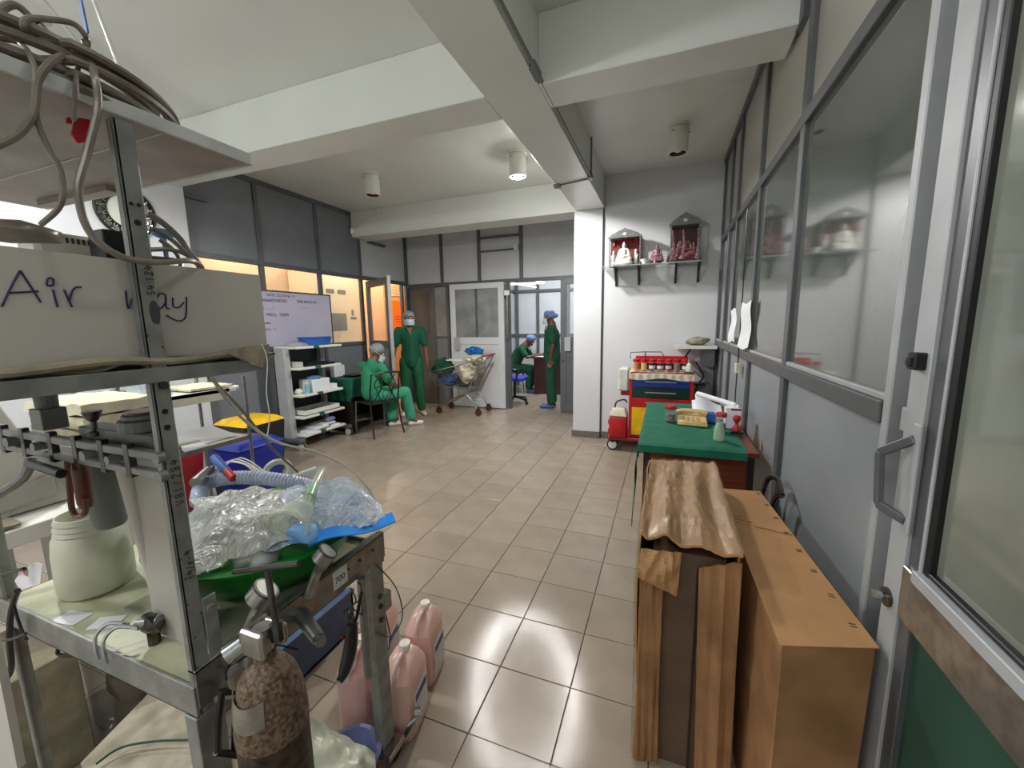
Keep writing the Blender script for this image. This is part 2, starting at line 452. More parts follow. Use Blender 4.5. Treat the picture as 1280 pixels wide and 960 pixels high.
# ---- ceiling and beams
ceil = struct('ceiling', box(nb(), -4.45, .6, -2.6, 5.05, 3.1, 3.25), M['ceiling_white'])
def beam(x0, x1, y0, y1, z0=2.745): obj('beam', box(nb(), x0, x1, y0, y1, z0, 3.1), M['ceiling_white'], ceil, bevel=.004)
beam(-1.04, -.71, -2.6, 4.97); beam(-4.4, -1.04, 2.36, 2.65); beam(-.71, .52, 2.36, 2.63)
beam(-4.4, -1.04, 5.0, 5.35); beam(-4.4, -1.04, -.4, -.1); beam(-.71, .52, -.4, -.1)
struct('ceiling', box(nb(), -4.45, .6, 5.05, 9.2, 3.1, 3.2), M['ceiling_white'])
struct('ceiling', box(nb(), -6.6, -4.45, -.2, 9.2, 3.1, 3.2), M['ceiling_white'])
# conduit along the beam
bm = nb(); cyl(bm, (-.69, -.1, 2.755), (-.69, 3.95, 2.755), .011, n=8); cyl(bm, (-.69, 3.95, 2.755), (-.69, 3.95, 3.095), .009, n=8)
cyl(bm, (-.69, 3.93, 2.738), (-1.0, 4.0, 2.738), .007, n=8); box(bm, -1.05, -.99, 3.96, 4.03, 2.72, 2.745)
box(bm, -.715, -.675, 3.9, 3.98, 2.735, 2.78); box(bm, -.715, -.68, 2.2, 2.32, 2.74, 2.78)
one('conduit', bm, M['plastic_grey'], 'thin grey electrical conduit running along the lower edge of the long ceiling beam', 'conduit')
bm = nb(); cyl(bm, (-4.39, 5.0, 2.84), (-3.85, 4.93, 2.98), .012, n=8); cyl(bm, (-3.85, 4.93, 2.93), (-3.85, 4.93, 3.1), .007, n=6); cyl(bm, (-4.33, 4.95, 2.9), (-4.33, 4.95, 3.1), .007, n=6)
lathe(bm, (-4.36, 4.97, 2.78), [(.025, 0), (.03, .04), (.02, .08)], 10)
one('bent_conduit', bm, M['plastic_white'], 'small bent white conduit hanging from the ceiling in the far left corner', 'conduit')
# ---- white walls on the right end
wb = struct('wall_right_end', box(nb(), -.71, .6, 5.0, 5.12, 0, 3.1), M['wall_white'])
struct('wall_column', box(nb(), -1.06, -.725, 4.97, 5.36, 0, 2.745), M['wall_white'], bevel=.003)
struct('trim_1', box(nb(), -.725, -.71, 4.985, 5.1, 0, 2.745), M['frame_dark'])
struct('wall_behind_column', box(nb(), -1.06, .6, 5.36, 5.42, 0, 3.1), M['wall_white'])
struct('baseboard_right_end', box(nb(), -.71, .5, 4.985, 5.0, 0, .085), M['skirting'], bevel=.002)
struct('baseboard_column', box(nb(), -1.075, -.722, 4.955, 4.97, 0, .085), M['skirting'], bevel=.002)
# ---- right glazed partition at X = .52
wr = sroot('wall_right')
XR = .52; MUL = [4.955, 4.42, 3.97, 3.07, 2.2]
def fr(nm, *a, m='frame_grey', bev=.003, par=None, lab=None): return obj(nm, box(nb(), *a), M[m], par or wr, bevel=bev, label=lab)
for y in MUL: fr('mullion', XR, XR+.05, y-.032, y+.032, 0, 3.1)
fr('mullion', XR-.005, XR+.05, 1.218, 1.25, 0, 3.1, m='frame_light')
fr('mid_rail', XR-.006, XR+.05, 1.262, 4.955, 1.165, 1.222); fr('sill_bead', XR+.004, XR+.03, 1.262, 4.955, 1.222, 1.24, m='frame_light')
fr('upper_rail', XR-.004, XR+.05, 1.262, 4.955, 2.25, 2.305); fr('bottom_rail', XR, XR+.05, 1.262, 4.955, 0, .07)
fr('top_rail', XR-.01, XR+.04, 2.63, 5.0, 3.05, 3.1); fr('top_rail', XR-.01, XR+.04, -.1, 2.36, 3.05, 3.1)
fr('top_rail', XR-.01, XR+.04, 2.36, 2.42, 2.74, 3.1); fr('top_rail', XR-.01, XR+.04, 2.30, 2.36, 2.74, 3.1)
ys = [4.955]+MUL[1:]+[1.23]
for a, b in zip(ys, ys[1:]):
    fr('lower_panel', XR+.02, XR+.03, b+.02, a-.02, .05, 1.18, m='panel_grey', bev=0)
    fr('glass_pane', XR+.018, XR+.026, b+.02, a-.02, 1.225, 2.26, m='glass_film', bev=0)
    fr('upper_panel', XR+.02, XR+.03, b+.02, a-.02, 2.29, 3.1, m='panel_cream', bev=0)
fr('upper_panel', XR+.02, XR+.03, -2.6, 1.23, 2.29, 3.1, m='panel_cream', bev=0)
fr('upper_rail', XR-.004, XR+.05, -2.6, 1.2, 2.25, 2.305)
fr('lower_panel', XR+.04, XR+.05, .1, 1.2, .05, 1.18, m='frame_dark', bev=0)
fr('glass_pane', XR+.04, XR+.05, .1, 1.2, 1.18, 2.26, m='frame_dark', bev=0)
fr('mid_rail', XR+.01, XR+.05, .1, 1.2, 1.165, 1.222, m='frame_light')
fr('lower_panel', XR+.04, XR+.05, -2.6, .1, .05, 2.26, m='panel_cream', bev=0)
# ---- the near door, sliding in front of the partition
d1 = sroot('door_1'); XD = .515
def dr(nm, *a, m='frame_light', bev=.002, lab=None): return obj(nm, box(nb(), *a), M[m], d1, bevel=bev, label=lab)
dr('stile', XD-.028, XD+.02, 1.022, 1.085, 0, 2.25); dr('stile_lip', XD-.02, XD+.015, .980, 1.022, .82, 2.25, m='frame_grey')
dr('stile', XD-.028, XD+.02, -.02, .07, 0, 2.25)
dr('glazing_bead', XD-.024, XD, .974, .981, .92, 2.2, m='frame_light'); dr('gasket', XD-.02, XD+.01, .955, .974, .92, 2.2, m='gasket')
dr('mid_rail', XD-.028, XD+.02, .07, 1.022, .80, .915, m='aluminium'); dr('glazing_bead', XD-.034, XD, .07, .98, .902, .928, m='frame_light')
dr('gasket', XD-.02, XD+.01, .07, .96, .928, .938, m='gasket'); dr('top_rail', XD-.028, XD+.02, .07, 1.022, 2.15, 2.25)
dr('bottom_rail', XD-.028, XD+.02, .07, 1.022, 0, .09)
dr('glass_pane', XD-.008, XD-.002, .07, .96, .93, 2.16, m='glass_door', bev=0)
dr('lower_panel', XD-.01, XD-.004, .07, .99, .08, .81, m='green_panel', bev=0)
dr('stile_lip', XD-.022, XD-.004, .985, 1.022, .0, .81, m='frame_grey')
# pull handle
bm = nb(); box(bm, XD-.034, XD-.027, 1.012, 1.036, .985, 1.217)
o = tag(obj('handle_plate', bm, M['frame_light'], d1, bevel=.002))
bm = nb(); hp = [(XD-.032, 1.030, 1.185), (XD-.063, 1.084, 1.138), (XD-.063, 1.067, 1.026), (XD-.032, 1.026, 1.010)]
for a, b in zip(hp, hp[1:]): bar(bm, a, b, .013, .018)
for p in hp[1:3]: ball(bm, p, .0085, sub=1)
obj('pull_handle', bm, M['frame_grey'], d1, bevel=.002)
bm = nb(); box(bm, XD-.048, XD-.026, 1.032, 1.060, 1.325, 1.36); box(bm, XD-.055, XD-.04, 1.036, 1.052, 1.332, 1.35)
obj('latch', bm, M['black'], d1, bevel=.003)
bm = nb(); cyl(bm, (XD-.028, 1.06, .814), (XD-.034, 1.06, .814), .021, n=18)
lk = obj('lock_escutcheon', bm, M['dark_chrome'], d1, smooth=True)
bm = nb(); cyl(bm, (XD-.033, 1.06, .816), (XD-.055, 1.062, .816), .008, .010, n=8)
obj('lock_knob', bm, M['chrome'], d1, smooth=True)
# ---- left partition at X = -4.4
wl = sroot('wall_left'); XL = -4.4
def fl(nm, *a, m='frame_grey', bev=.003, lab=None): return obj(nm, box(nb(), *a), M[m], wl, bevel=bev, label=lab)
for y in (2.70, 3.50, 4.35, 5.15): fl('mullion', XL-.05, XL, y-.025, y+.025, 0, 3.1)
for y0, y1 in ((2.7, 3.5), (3.5, 4.35), (4.35, 5.15)):
    fl('upper_rail', XL-.05, XL+.005, y0, y1, 2.15, 2.20); fl('mid_rail', XL-.05, XL+.005, y0, y1, 1.16, 1.21)
    fl('upper_panel', XL-.03, XL-.02, y0, y1, 2.19, 3.1, m='panel_left', bev=0)
    fl('lower_panel', XL-.03, XL-.02, y0, y1, 0, 1.17, m='panel_left', bev=0)
    fl('glass_pane', XL-.03, XL-.025, y0, y1, 1.2, 2.16, m='glass_clear', bev=0)
fl('top_rail', XL-.05, XL+.01, 2.65, 5.0, 3.05, 3.1); fl('top_rail', XL-.03, XL+.02, 5.35, 5.75, 2.72, 2.76)
fl('top_rail', XL-.03, XL+.02, 2.6, 2.95, 2.70, 2.745)
fl('upper_panel', XL-.03, XL-.02, 5.15, 6.35, 2.2, 3.1, m='panel_pale', bev=0)
fl('upper_rail', XL-.05, XL+.005, 5.15, 6.35, 2.15, 2.21)
fl('mullion', XL-.05, XL, 6.16, 6.21, 0, 2.2)
fl('mullion', XL-.05, XL, 6.29, 6.34, 0, 3.1)
struct('wall_left_white', box(nb(), -4.5, -4.3, -2.6, 2.68, 0, 3.1), M['wall_white'])
struct('wall_rear', box(nb(), -4.5, .6, -2.7, -2.6, 0, 3.1), M['wall_white'])
# ---- side room behind the left partition
struct('wall_side_room', box(nb(), -6.1, -6.0, -.2, 9.2, 0, 3.1), M['peach'])
struct('wall_side_room_end', box(nb(), -6.1, -4.45, 9.1, 9.2, 0, 3.1), M['peach'])
struct('wall_side_room_start', box(nb(), -6.1, -4.5, -.3, -.2, 0, 3.1), M['peach'])
struct('wall_side_room_divider', box(nb(), -4.5, -4.42, 6.4, 9.1, 0, 3.1), M['peach'])
t = thing('wall_cabinet', 'tall cream cabinet with small grey openings behind the third left window', 'cabinet', (-5.5, 5.6, 0))
obj('body', box(nb(), -5.98, -5.4, 5.2, 6.2, 0, 2.42), M['cream_wall'], t, bevel=.004)
for y0, y1, z0, z1 in ((5.43, 5.60, 2.01, 2.08), (5.68, 5.87, 2.01, 2.08)): obj('vent', box(nb(), -5.4, -5.392, y0, y1, z0, z1), M['vent_grey'], t)
obj('window', box(nb(), -5.4, -5.39, 5.47, 5.85, 1.37, 1.67), M['vent_grey'], t)
obj('keypad', box(nb(), -5.4, -5.38, 5.99, 6.03, 1.64, 1.74), M['vent_grey'], t); obj('nameplate', box(nb(), -5.4, -5.39, 5.96, 6.1, 1.57, 1.61), M['vent_grey'], t)
for y in (5.2, 6.2): pass
t = thing('side_room_door', 'brown louvred door with bright orange sheet seen through the left doorway', 'door', (-5.98, 8.2, 0))
obj('leaf', box(nb(), -5.99, -5.95, 7.7, 8.6, 0, 2.42), M['tan'], t)
for k in range(7): obj('louvre', box(nb(), -5.955, -5.92, 7.75, 8.45, 2.13+.04*k, 2.15+.04*k), M['cream_wall'], t)
one('orange_sheet', prism(nb(), [V(-5.94, 7.86+.02*math.cos(a)*0+dy, z) for dy, z in ((0, 1.05), (.56, 1.05), (.56, 1.98), (.52, 2.02), (.04, 2.02), (0, 1.98)) for a in (0,)], V(.012, 0, 0)), M['orange'], 'bright orange rounded notice sheet on the door beyond the left doorway', 'notice')
for z, s in ((1.62, 'XXXXX'), (1.56, 'XXX')):
    pass
bm = nb()
for k, (z, a, b) in enumerate(((1.64, .12, .4), (1.58, .1, .44), (1.52, .16, .36))): box(bm, -5.9285, -5.926, 7.86+a, 7.86+b, z, z+.02)
obj('printed_lines', bm, M['red'], bpy.data.objects['orange_sheet'])
# door_2: the ajar leaf at the left wall
d2 = sroot('door_2'); ang = -.5; H0 = V(XL+.02, 5.2, 0); LW = .80
def leafpart(root, H, A, nm, u0, u1, z0, z1, d0, d1_, m, bev=.002):
    ux = V(math.cos(A), math.sin(A), 0); nx = V(-math.sin(A), math.cos(A), 0)
    P = [H+ux*u+nx*d+V(0, 0, z) for z in (z0, z1) for u, d in ((u0, d0), (u1, d0), (u1, d1_), (u0, d1_))]
    return obj(nm, hexa(nb(), P), M[m], root, bevel=bev)
for nm, a in (('stile', (0, .1, .01, 2.12)), ('stile', (LW-.1, LW, .01, 2.12)), ('top_rail', (.1, LW-.1, 2.02, 2.12)), ('mid_rail', (.1, LW-.1, 1.12, 1.22)), ('bottom_rail', (.1, LW-.1, .01, .12))):
    leafpart(d2, H0, ang, nm, *a, 0, .04, 'frame_grey')
leafpart(d2, H0, ang, 'edge_strip', LW, LW+.015, .01, 2.14, -.005, .045, 'frame_light')
leafpart(d2, H0, ang, 'glass_pane', .1, LW-.1, 1.22, 2.02, .017, .023, 'glass_clear', 0)
leafpart(d2, H0, ang, 'lower_panel', .1, LW-.1, .12, 1.12, .015, .025, 'panel_left', 0)
# ---- far partition at Y = 6.35
wf = sroot('wall_back'); YB = 6.35
def fb(nm, *a, m='frame_grey', bev=.003, lab=None): return obj(nm, box(nb(), *a), M[m], wf, bevel=bev, label=lab)
VX = [-4.43, -3.69, -2.97, -2.22, -1.5, -.95]
for x in VX[:4]: fb('mullion', x-.03, x+.03, YB, YB+.05, 2.15, 3.1)
fb('top_rail', -4.4, -1.0, YB, YB+.05, 3.04, 3.1); fb('door_head', -4.4, -.95, YB-.005, YB+.05, 2.11, 2.17)
for a, b in zip(VX[:4], VX[1:4]+[-.95]): fb('upper_panel', a+.02, b-.02, YB+.02, YB+.03, 2.16, 3.06, m='panel_pale', bev=0)
fb('cross_rail', -2.95, -2.23, YB-.012, YB+.0, 2.83, 2.87); fb('cross_rail', -2.95, -2.23, YB-.012, YB+.0, 2.62, 2.65)
fb('clip', -2.33, -2.26, YB-.04, YB, 2.62, 2.70, m='plastic_white')
for x in (-4.44, -3.88, -3.6, -2.45): fb('mullion', x-.03, x+.03, YB, YB+.05, 0, 2.12, m='frame_grey')
fb('narrow_door', -4.41, -3.91, YB+.0, YB+.03, 0, 2.11, m='frame_grey', lab='closed narrow door with brown glass'); fb('brown_pane', -4.31, -3.98, YB-.006, YB+.0, 1.2, 2.0, m='glass_brown', bev=0); fb('lower_panel', -4.31, -3.98, YB-.005, YB, .15, 1.1, m='frame_grey', bev=0)
fb('side_pane', -3.85, -3.63, YB+.01, YB+.02, 1.24, 2.1, m='glass_grey', bev=0); fb('lower_panel', -3.85, -3.63, YB+.01, YB+.02, 0, 1.2, m='panel_left', bev=0)
fb('mid_rail', -3.85, -3.63, YB, YB+.03, 1.2, 1.24)
fb('side_pane', -3.57, -2.48, YB+.02, YB+.03, 1.24, 2.1, m='glass_grey', bev=0); fb('lower_panel', -3.57, -2.48, YB+.02, YB+.03, 0, 1.2, m='panel_left', bev=0)
fb('mullion', -3.03, -2.98, YB, YB+.05, 1.2, 2.12)
d3 = sroot('door_3')
def leaf3(root, x0, x1, y, m, gm, sw=.1):
    H = V(x0, y, 0); W_ = x1-x0
    for nm, a in (('stile', (0, sw, .01, 2.12)), ('stile', (W_-sw, W_, .01, 2.12)), ('top_rail', (sw, W_-sw, 2.03, 2.12)), ('mid_rail', (sw, W_-sw, 1.1, 1.22)), ('bottom_rail', (sw, W_-sw, .01, .14))):
        leafpart(root, H, 0, nm, *a, 0, .04, m)
    leafpart(root, H, 0, 'glass_pane', sw, W_-sw, 1.22, 2.03, .012, .02, gm, 0)
    leafpart(root, H, 0, 'lower_panel', sw, W_-sw, .14, 1.1, .012, .025, m, 0)
leaf3(d3, -3.50, -2.50, 6.26, 'leaf_white', 'glass_grey')
obj('glazing_bar', box(nb(), -3.02, -2.98, 6.262, 6.27, 1.22, 2.03), M['frame_grey'], d3)
obj('lock_box', box(nb(), -3.43, -3.33, 6.235, 6.26, 1.0, 1.22), M['frame_light'], d3, bevel=.002)
obj('door_closer', box(nb(), -2.49, -2.42, 6.26, 6.32, 1.9, 1.98), M['plastic_white'], d3, bevel=.002)
obj('door_closer', cyl(nb(), (-2.45, 6.29, 1.2), (-2.45, 6.29, 1.9), .014, n=8), M['aluminium'], d3, smooth=True)
d4 = sroot('door_4')
leaf3(d4, -1.54, -.7+.0, 6.24, 'frame_grey', 'glass_clear', .09)
obj('lock_box', box(nb(), -1.47, -1.37, 6.215, 6.24, 1.0, 1.22), M['frame_light'], d4, bevel=.002)
obj('door_knob', ball(nb(), (-1.5, 6.225, .85), .015), M['brown_tube'], d4, smooth=True)
# ---- inner room behind the opening
wi = sroot('wall_inner_room')
def fi(nm, *a, m='frame_grey', bev=.002): return obj(nm, box(nb(), *a), M[m], wi, bevel=bev)
YI = 8.9
fi('panel', -4.4, .6, YI+.02, YI+.04, 0, 3.1, m='panel_pale', bev=0)
for x in (-3.22, -2.72, -2.02, -1.2): fi('mullion', x-.03, x+.03, YI-.03, YI+.02, 0, 3.1)
for z in (1.18, 2.17): fi('rail', -4.4, .6, YI-.02, YI+.02, z-.03, z+.03)
fi('panel', -3.3, -3.28, 6.4, 8.9, 0, 3.1, m='panel_pale', bev=0)
for z in (1.18, 2.17): fi('rail', -3.28, -3.25, 6.4, 8.9, z-.03, z+.03)
for y in (7.2, 8.1): fi('mullion', -3.28, -3.25, y-.03, y+.03, 0, 3.1)
fi('panel', .5, .52, 6.4, 8.9, 0, 3.1, m='panel_pale', bev=0)
t = thing('tube_fitting', 'bare glowing fluorescent tubes hanging below the inner room ceiling', 'ceiling light', (-2.3, 7.1, 2.3))
for a, b in (((-2.60, 6.75, 2.155), (-2.25, 7.25, 2.10)), ((-2.75, 7.0, 2.15), (-2.02, 7.0, 2.14)), ((-2.1, 6.8, 2.155), (-2.02, 7.0, 2.155))):
    obj('tube', cyl(nb(), a, b, .011, n=8), M['tube_glow'], t)
bm = nb()
for p in ((-2.25, 7.25, 2.10), (-2.75, 7.0, 2.15), (-2.02, 7.0, 2.14), (-2.60, 6.75, 2.155)): cyl(bm, p, (p[0], p[1], 3.1), .006, n=6)
obj('hanger', bm, M['frame_grey'], t)
# ---- ceiling downlights
def downlight(x, y, lit, lab):
    t = thing('ceiling_downlight', lab, 'ceiling light', (x, y, 3.1), 'cylindrical ceiling downlights')
    obj('canopy', lathe(nb(), (x, y, 3.07), [(.05, 0), (.088, .006), (.088, .03)], 24), M['plastic_white'], t, smooth=True)
    bm = nb(); lathe(bm, (x, y, 2.87), [(.07, .012), (.074, 0), (.082, 0), (.083, .2)], 24, cap=False); lathe(bm, (x, y, 2.87), [(.082, .2), (.05, .2)], 24, cap=False)
    obj('housing', bm, M['plastic_white'], t, smooth=True)
    bm = nb(); lathe(bm, (x, y, 2.876), [(.052, .10), (.066, .0)], 24, cap=False); obj('reflector', bm, M['chrome' if lit else 'brown_tube'], t, smooth=True)
    bm = nb(); ball(bm, (x, y, 2.915), .042, (1, 1, .8)); obj('bulb', bm, M['lamp_glow' if lit else 'plastic_white'], t, smooth=True)
    for a in (2.0, 4.2, .2): obj('screw', cyl(nb(), (x+.083*math.cos(a), y+.083*math.sin(a), 3.04), (x+.095*math.cos(a), y+.095*math.sin(a), 3.04), .006, n=6), M['aluminium'], t)
downlight(-3.1, 3.9, 0, 'unlit white cylinder downlight on the ceiling near the left partition')
downlight(-1.42, 4.0, 1, 'glowing white cylinder downlight beside the far end of the long beam')
downlight(-3.1, 1.0, 1, 'lit white cylinder downlight in the near left ceiling bay')
downlight(.045, 1.0, 1, 'lit white cylinder downlight above the entrance beside the glazed wall')
downlight(.045, 4.03, 0, 'unlit white cylinder downlight above the shrine shelf, right of the beam')

# unseen fittings, made up for the added fills and the side room bulb
for nm, x, y, lab in (('unseen_fill_tube', -3.1, -.2, 'added white tube housing over the fill light behind the viewpoint at left'), ('unseen_fill_tube', -.3, -1.4, 'added white tube housing over the fill light near the entrance')):
    t = thing(nm, lab, 'ceiling light', (x, y, 3.1)); obj('housing', box(nb(), x-.62, x+.62, y-.05, y+.05, 3.06, 3.1), M['plastic_white'], t, bevel=.004)
for x, y, z, lab in ((-2.6, -1.0, 2.5, 'added cord and holder over the fill light in the rear ceiling bay'), (-5.35, 4.2, 2.9, 'warm bulb on the side room ceiling behind the partition'), (-5.3, 7.4, 2.7, 'added cord and holder over the warm fill light near the orange sheet'), (-4.85, 5.7, 2.75, 'added cord and holder over the fill light before the cream cabinet')):
    t = thing('unseen_pendant', lab, 'ceiling light', (x, y, 3.1)); obj('cord', cyl(nb(), (x, y, z+.13), (x, y, 3.1), .004, n=6), M['black'], t); obj('holder', lathe(nb(), (x, y, z+.125), [(.02, 0), (.022, .03), (.01, .05)], 12), M['plastic_white'], t, smooth=True)
# ================================================================ NEAR LEFT: EQUIPMENT TROLLEY
XC = -.8
tr = thing('equipment_trolley', 'tall grey steel equipment trolley with three shelf levels in the left foreground', 'trolley', (-1.2, .6, 0))
P_ = lambda nm, bm, m, **k: obj(nm, bm, M[m], tr, **k)
def lpost(x, y0, z0, z1, sx, sy, w_=.028, wx=.018):
    bm = nb(); box(bm, x-.006*sx if sx > 0 else x, x if sx > 0 else x+.006, y0, y0+w_*sy, z0, z1)
    box(bm, x, x-wx*sx, y0, y0+.006*sy, z0, z1); return bm
post = P_('post', lpost(XC, .410, .0, 1.752, 1, 1), 'steel_paint', bevel=.002, label='near grey slotted angle post with handwriting')
P_('post', lpost(-1.56, .412, .0, 1.752, -1, 1), 'steel_paint', bevel=.002)
bm = nb(); box(bm, XC-.035, XC, .89, .945, .07, .79); P_('leg', bm, 'steel_paint', bevel=.003)
bm = nb(); box(bm, -1.56, -1.525, .89, .945, .07, .79); P_('leg', bm, 'steel_paint', bevel=.003)
for x, z in ((-.7992, 1.60), (-.7992, 1.29), (-.7992, 1.262)):
    obj('bolt_hole', cyl(nb(), (XC-.002, .424, z), (XC+.001, .424, z), .005, n=10), M['black'], tr)
for y in (.419, .429): obj('bolt_hole', cyl(nb(), (XC-.002, y, 1.628), (XC+.001, y, 1.628), .003, n=10), M['black'], tr)
obj('bolt', cyl(nb(), (XC, .426, 1.335), (XC+.005, .426, 1.335), .007, n=8), M['dark_chrome'], post)
# worn patch and small chips of paint
def patch(par, c, r, n=16, seed=0, m='frame_dark', sy=1., x=XC+.0006):
    bm = nb(); pts = []
    for i in range(n):
        a = 2*PI*i/n; k = r*(1+.3*noise.noise(V(math.cos(a)*2, math.sin(a)*2, seed)))
        pts.append(V(x, c[0]+k*math.cos(a), c[1]+k*math.sin(a)*sy))
    prism(bm, pts, V(-.0004, 0, 0)); obj('worn_patch', bm, M[m], par)
patch(post, (.430, 1.458), .0075, sy=2.6, seed=3, m='frame_dark')
for k, (y, z) in enumerate(((.415, 1.42), (.413, 1.2), (.415, 1.14), (.414, 1.02), (.418, .98), (.434, 1.4), (.435, .9), (.42, .86), (.416, .80), (.43, .78), (.415, .93))): patch(post, (y, z), .0022, 7, k)
def strokes(par, segs, m, r=.0009, name='handwriting', flat=None):
    """joined pen strokes lying on a face; one mark"""
    bm = nb()
    for s in segs: tube(bm, spline(s, 5) if len(s) > 2 else [Vector(p) for p in s], r, 5)
    return obj(name, bm, M[m], par)
def glyphs(txt, org, ur, up, h, m, par, r=.0008, gap=1.25):
    G = {'2': [(0, .8), (.25, 1), (.5, .75), (0, 0), (.55, .05)], '1': [(.2, 1), (.25, 0)], '8': [(.3, .5), (0, .8), (.3, 1), (.55, .8), (.3, .5), (0, .2), (.3, 0), (.55, .25), (.3, .5)],
         '9': [(.5, .7), (.2, 1), (0, .7), (.3, .5), (.5, .75), (.45, 0)], '/': [(0, 0), (.4, 1)], '-': [(0, .5), (.4, .5)], 'r': [(.05, .7), (.1, 0), (.15, .5), (.45, .7)], '4': [(.2, 1), (0, .4), (.55, .4), (.4, .7), (.4, 0)],
         'V': [(0, 1), (.3, 0), (.6, 1)], 's': [(.5, .9), (.1, .8), (.4, .4), (.1, .05)], '5': [(.5, 1), (.1, .95), (.05, .6), (.45, .5), (.35, .05), (0, .1)], '0': [(.3, 1), (0, .5), (.3, 0), (.6, .5), (.3, 1)], '6': [(.45, 1), (.05, .5), (.1, .05), (.5, .15), (.4, .5), (.08, .4)]}
    ur, up, o_ = Vector(ur).normalized(), Vector(up).normalized(), Vector(org); segs = []; x = 0
    for ch in txt:
        if ch == ' ': x += .5; continue
        segs.append([o_ + ur*((a+x)*h) + up*(b*h) for a, b in G[ch]]); x += gap*.62
    return strokes(par, segs, m, r)
glyphs('V81/28h'.replace('h', '4'), (XC+.0008, .433, 1.12), (0, 0, 1), (0, -1, 0), .013, 'ink_black', post, .0006, gap=1.55)
glyphs('s9/r-9', (XC+.0008, .434, .975), (0, 0, 1), (0, -1, 0), .012, 'ink_black', post, .0006, gap=1.3)
glyphs('54 1242', (XC+.0008, .434, 1.487), (0, 0, 1), (0, -1, 0), .0105, 'ink_black', post, .0007, gap=1.35)
P_('corner_leg', box(nb(), XC-.035, XC-.0005, .402, .4098, .0, .70), 'steel_paint', bevel=.002); P_('corner_leg', box(nb(), XC-.004, XC+.001, .402, .452, .0, .70), 'steel_paint', bevel=.001)
P_('corner_plate', box(nb(), XC-.001, XC+.0025, .4385, .463, .80, .925), 'steel_paint', bevel=.001)
obj('bolt', cyl(nb(), (XC+.002, .45, .90), (XC+.010, .45, .90), .009, n=10), M['steel_paint'], tr)
# top shelf
bm = nb(); box(bm, -1.58, XC-.002, .10, .625, 1.757, 1.762); P_('top_shelf', bm, 'shelf_under')
bm = nb(); box(bm, XC-.004, XC+.002, .10, .635, 1.757, 1.779); P_('shelf_rim', bm, 'shelf_rim', bevel=.001)
bm = nb(); box(bm, -1.58, XC, .628, .637, 1.757, 1.77); P_('shelf_rim', bm, 'shelf_rim', bevel=.001)
bm = nb(); box(bm, -1.5, -1.2, .585, .61, 1.745, 1.757); P_('shelf_bracket', bm, 'shelf_under')
for y in (.3, .48): P_('sheet_seam', box(nb(), -1.58, XC-.004, y, y+.0015, 1.7555, 1.757), 'shelf_rim')
bm = nb(); prism(bm, [aX(x, y, -.84) for x, y in ((93, 153), (99, 147), (113, 150), (113, 166), (106, 178), (97, 179), (90, 168))], V(-.004, 0, 0)); prism(bm, [aX(x, y, -.84) for x, y in ((84, 147), (90, 146), (90, 155), (84, 154))], V(-.004, 0, 0)); P_('red_sticker', bm, 'red')
# mid shelf
bm = nb(); box(bm, -1.58, XC-.002, .10, .625, 1.355, 1.36); P_('mid_shelf', bm, 'steel_paint')
bm = nb(); box(bm, XC-.004, XC+.003, .10, .636, 1.341, 1.366); P_('shelf_rim', bm, 'steel_paint', bevel=.001)
bm = nb(); box(bm, -1.58, XC, .628, .636, 1.342, 1.372); P_('shelf_rim', bm, 'steel_paint', bevel=.001)
# worktop
bm = nb(); box(bm, -1.56, XC-.006, .418, .945, .745, .752); P_('worktop', bm, 'worktop')
for k in range(5): pass
bm = nb(); box(bm, -1.56, XC, .405, .411, .70, .765); box(bm, -1.56, XC, .405, .43, .70, .704); P_('front_rail', bm, 'steel_paint', bevel=.001)
bm = nb(); box(bm, XC-.004, XC+.002, .41, .955, .715, .795); box(bm, XC-.02, XC+.002, .41, .955, .79, .796); sr = P_('side_rail', bm, 'steel', bevel=.001)
bm = nb(); box(bm, -1.56, XC, .945, .951, .70, .765); P_('rear_rail', bm, 'steel_paint')
for y in (.80, .845, .9): obj('rivet', cyl(nb(), (XC+.002, y, .765), (XC+.005, y, .765), .004, n=8), M['dark_chrome'], sr)
for z in (.60, .565, .52): obj('rivet', cyl(nb(), (XC, .92, z), (XC+.006, .92, z), .008, n=8), M['dark_chrome'], tr)
obj('number_plate', box(nb(), XC+.002, XC+.0035, .745, .795, .735, .785), M['label_white'], sr)
text('lettering', '700', M['ink_black'], sr, (XC+.004, .750, .751), (0, 1, 0), (0, 0, 1), .024, .0003)
P_('drain_pipe', cyl(nb(), (XC+.012, .835, .72), (XC+.012, .835, .40), .012, n=14), 'steel', smooth=True, label='thin open-ended steel pipe beside the far leg')
P_('lower_stretcher', box(nb(), -1.56, XC, .41, .425, .10, .14), 'steel_paint', bevel=.001)
bm = nb(); box(bm, XC-.03, XC+.03, .88, .96, .045, .07); ca = P_('caster', bm, 'chrome', bevel=.003); obj('wheel', cyl(nb(), (XC-.015, .93, .035), (XC+.015, .93, .035), .034, n=18), M['rubber'], ca, smooth=True)
bm = nb(); bar(bm, (XC+.03, .96, .06), (XC+.055, 1.02, .12), .02, .008); cyl(bm, (XC+.045, 1.0, .12), (XC+.065, 1.01, .12), .014, n=10); obj('brake_lever', bm, M['chrome'], ca)
for x, y in ((-1.54, .93), (-1.54, .43), (-.82, .43)):
    ca = P_('caster', box(nb(), x-.025, x+.025, y-.025, y+.025, .0702-.025, .0702), 'chrome'); obj('wheel', cyl(nb(), (x-.015, y, .035), (x+.015, y, .035), .034, n=16), M['rubber'], ca, smooth=True)
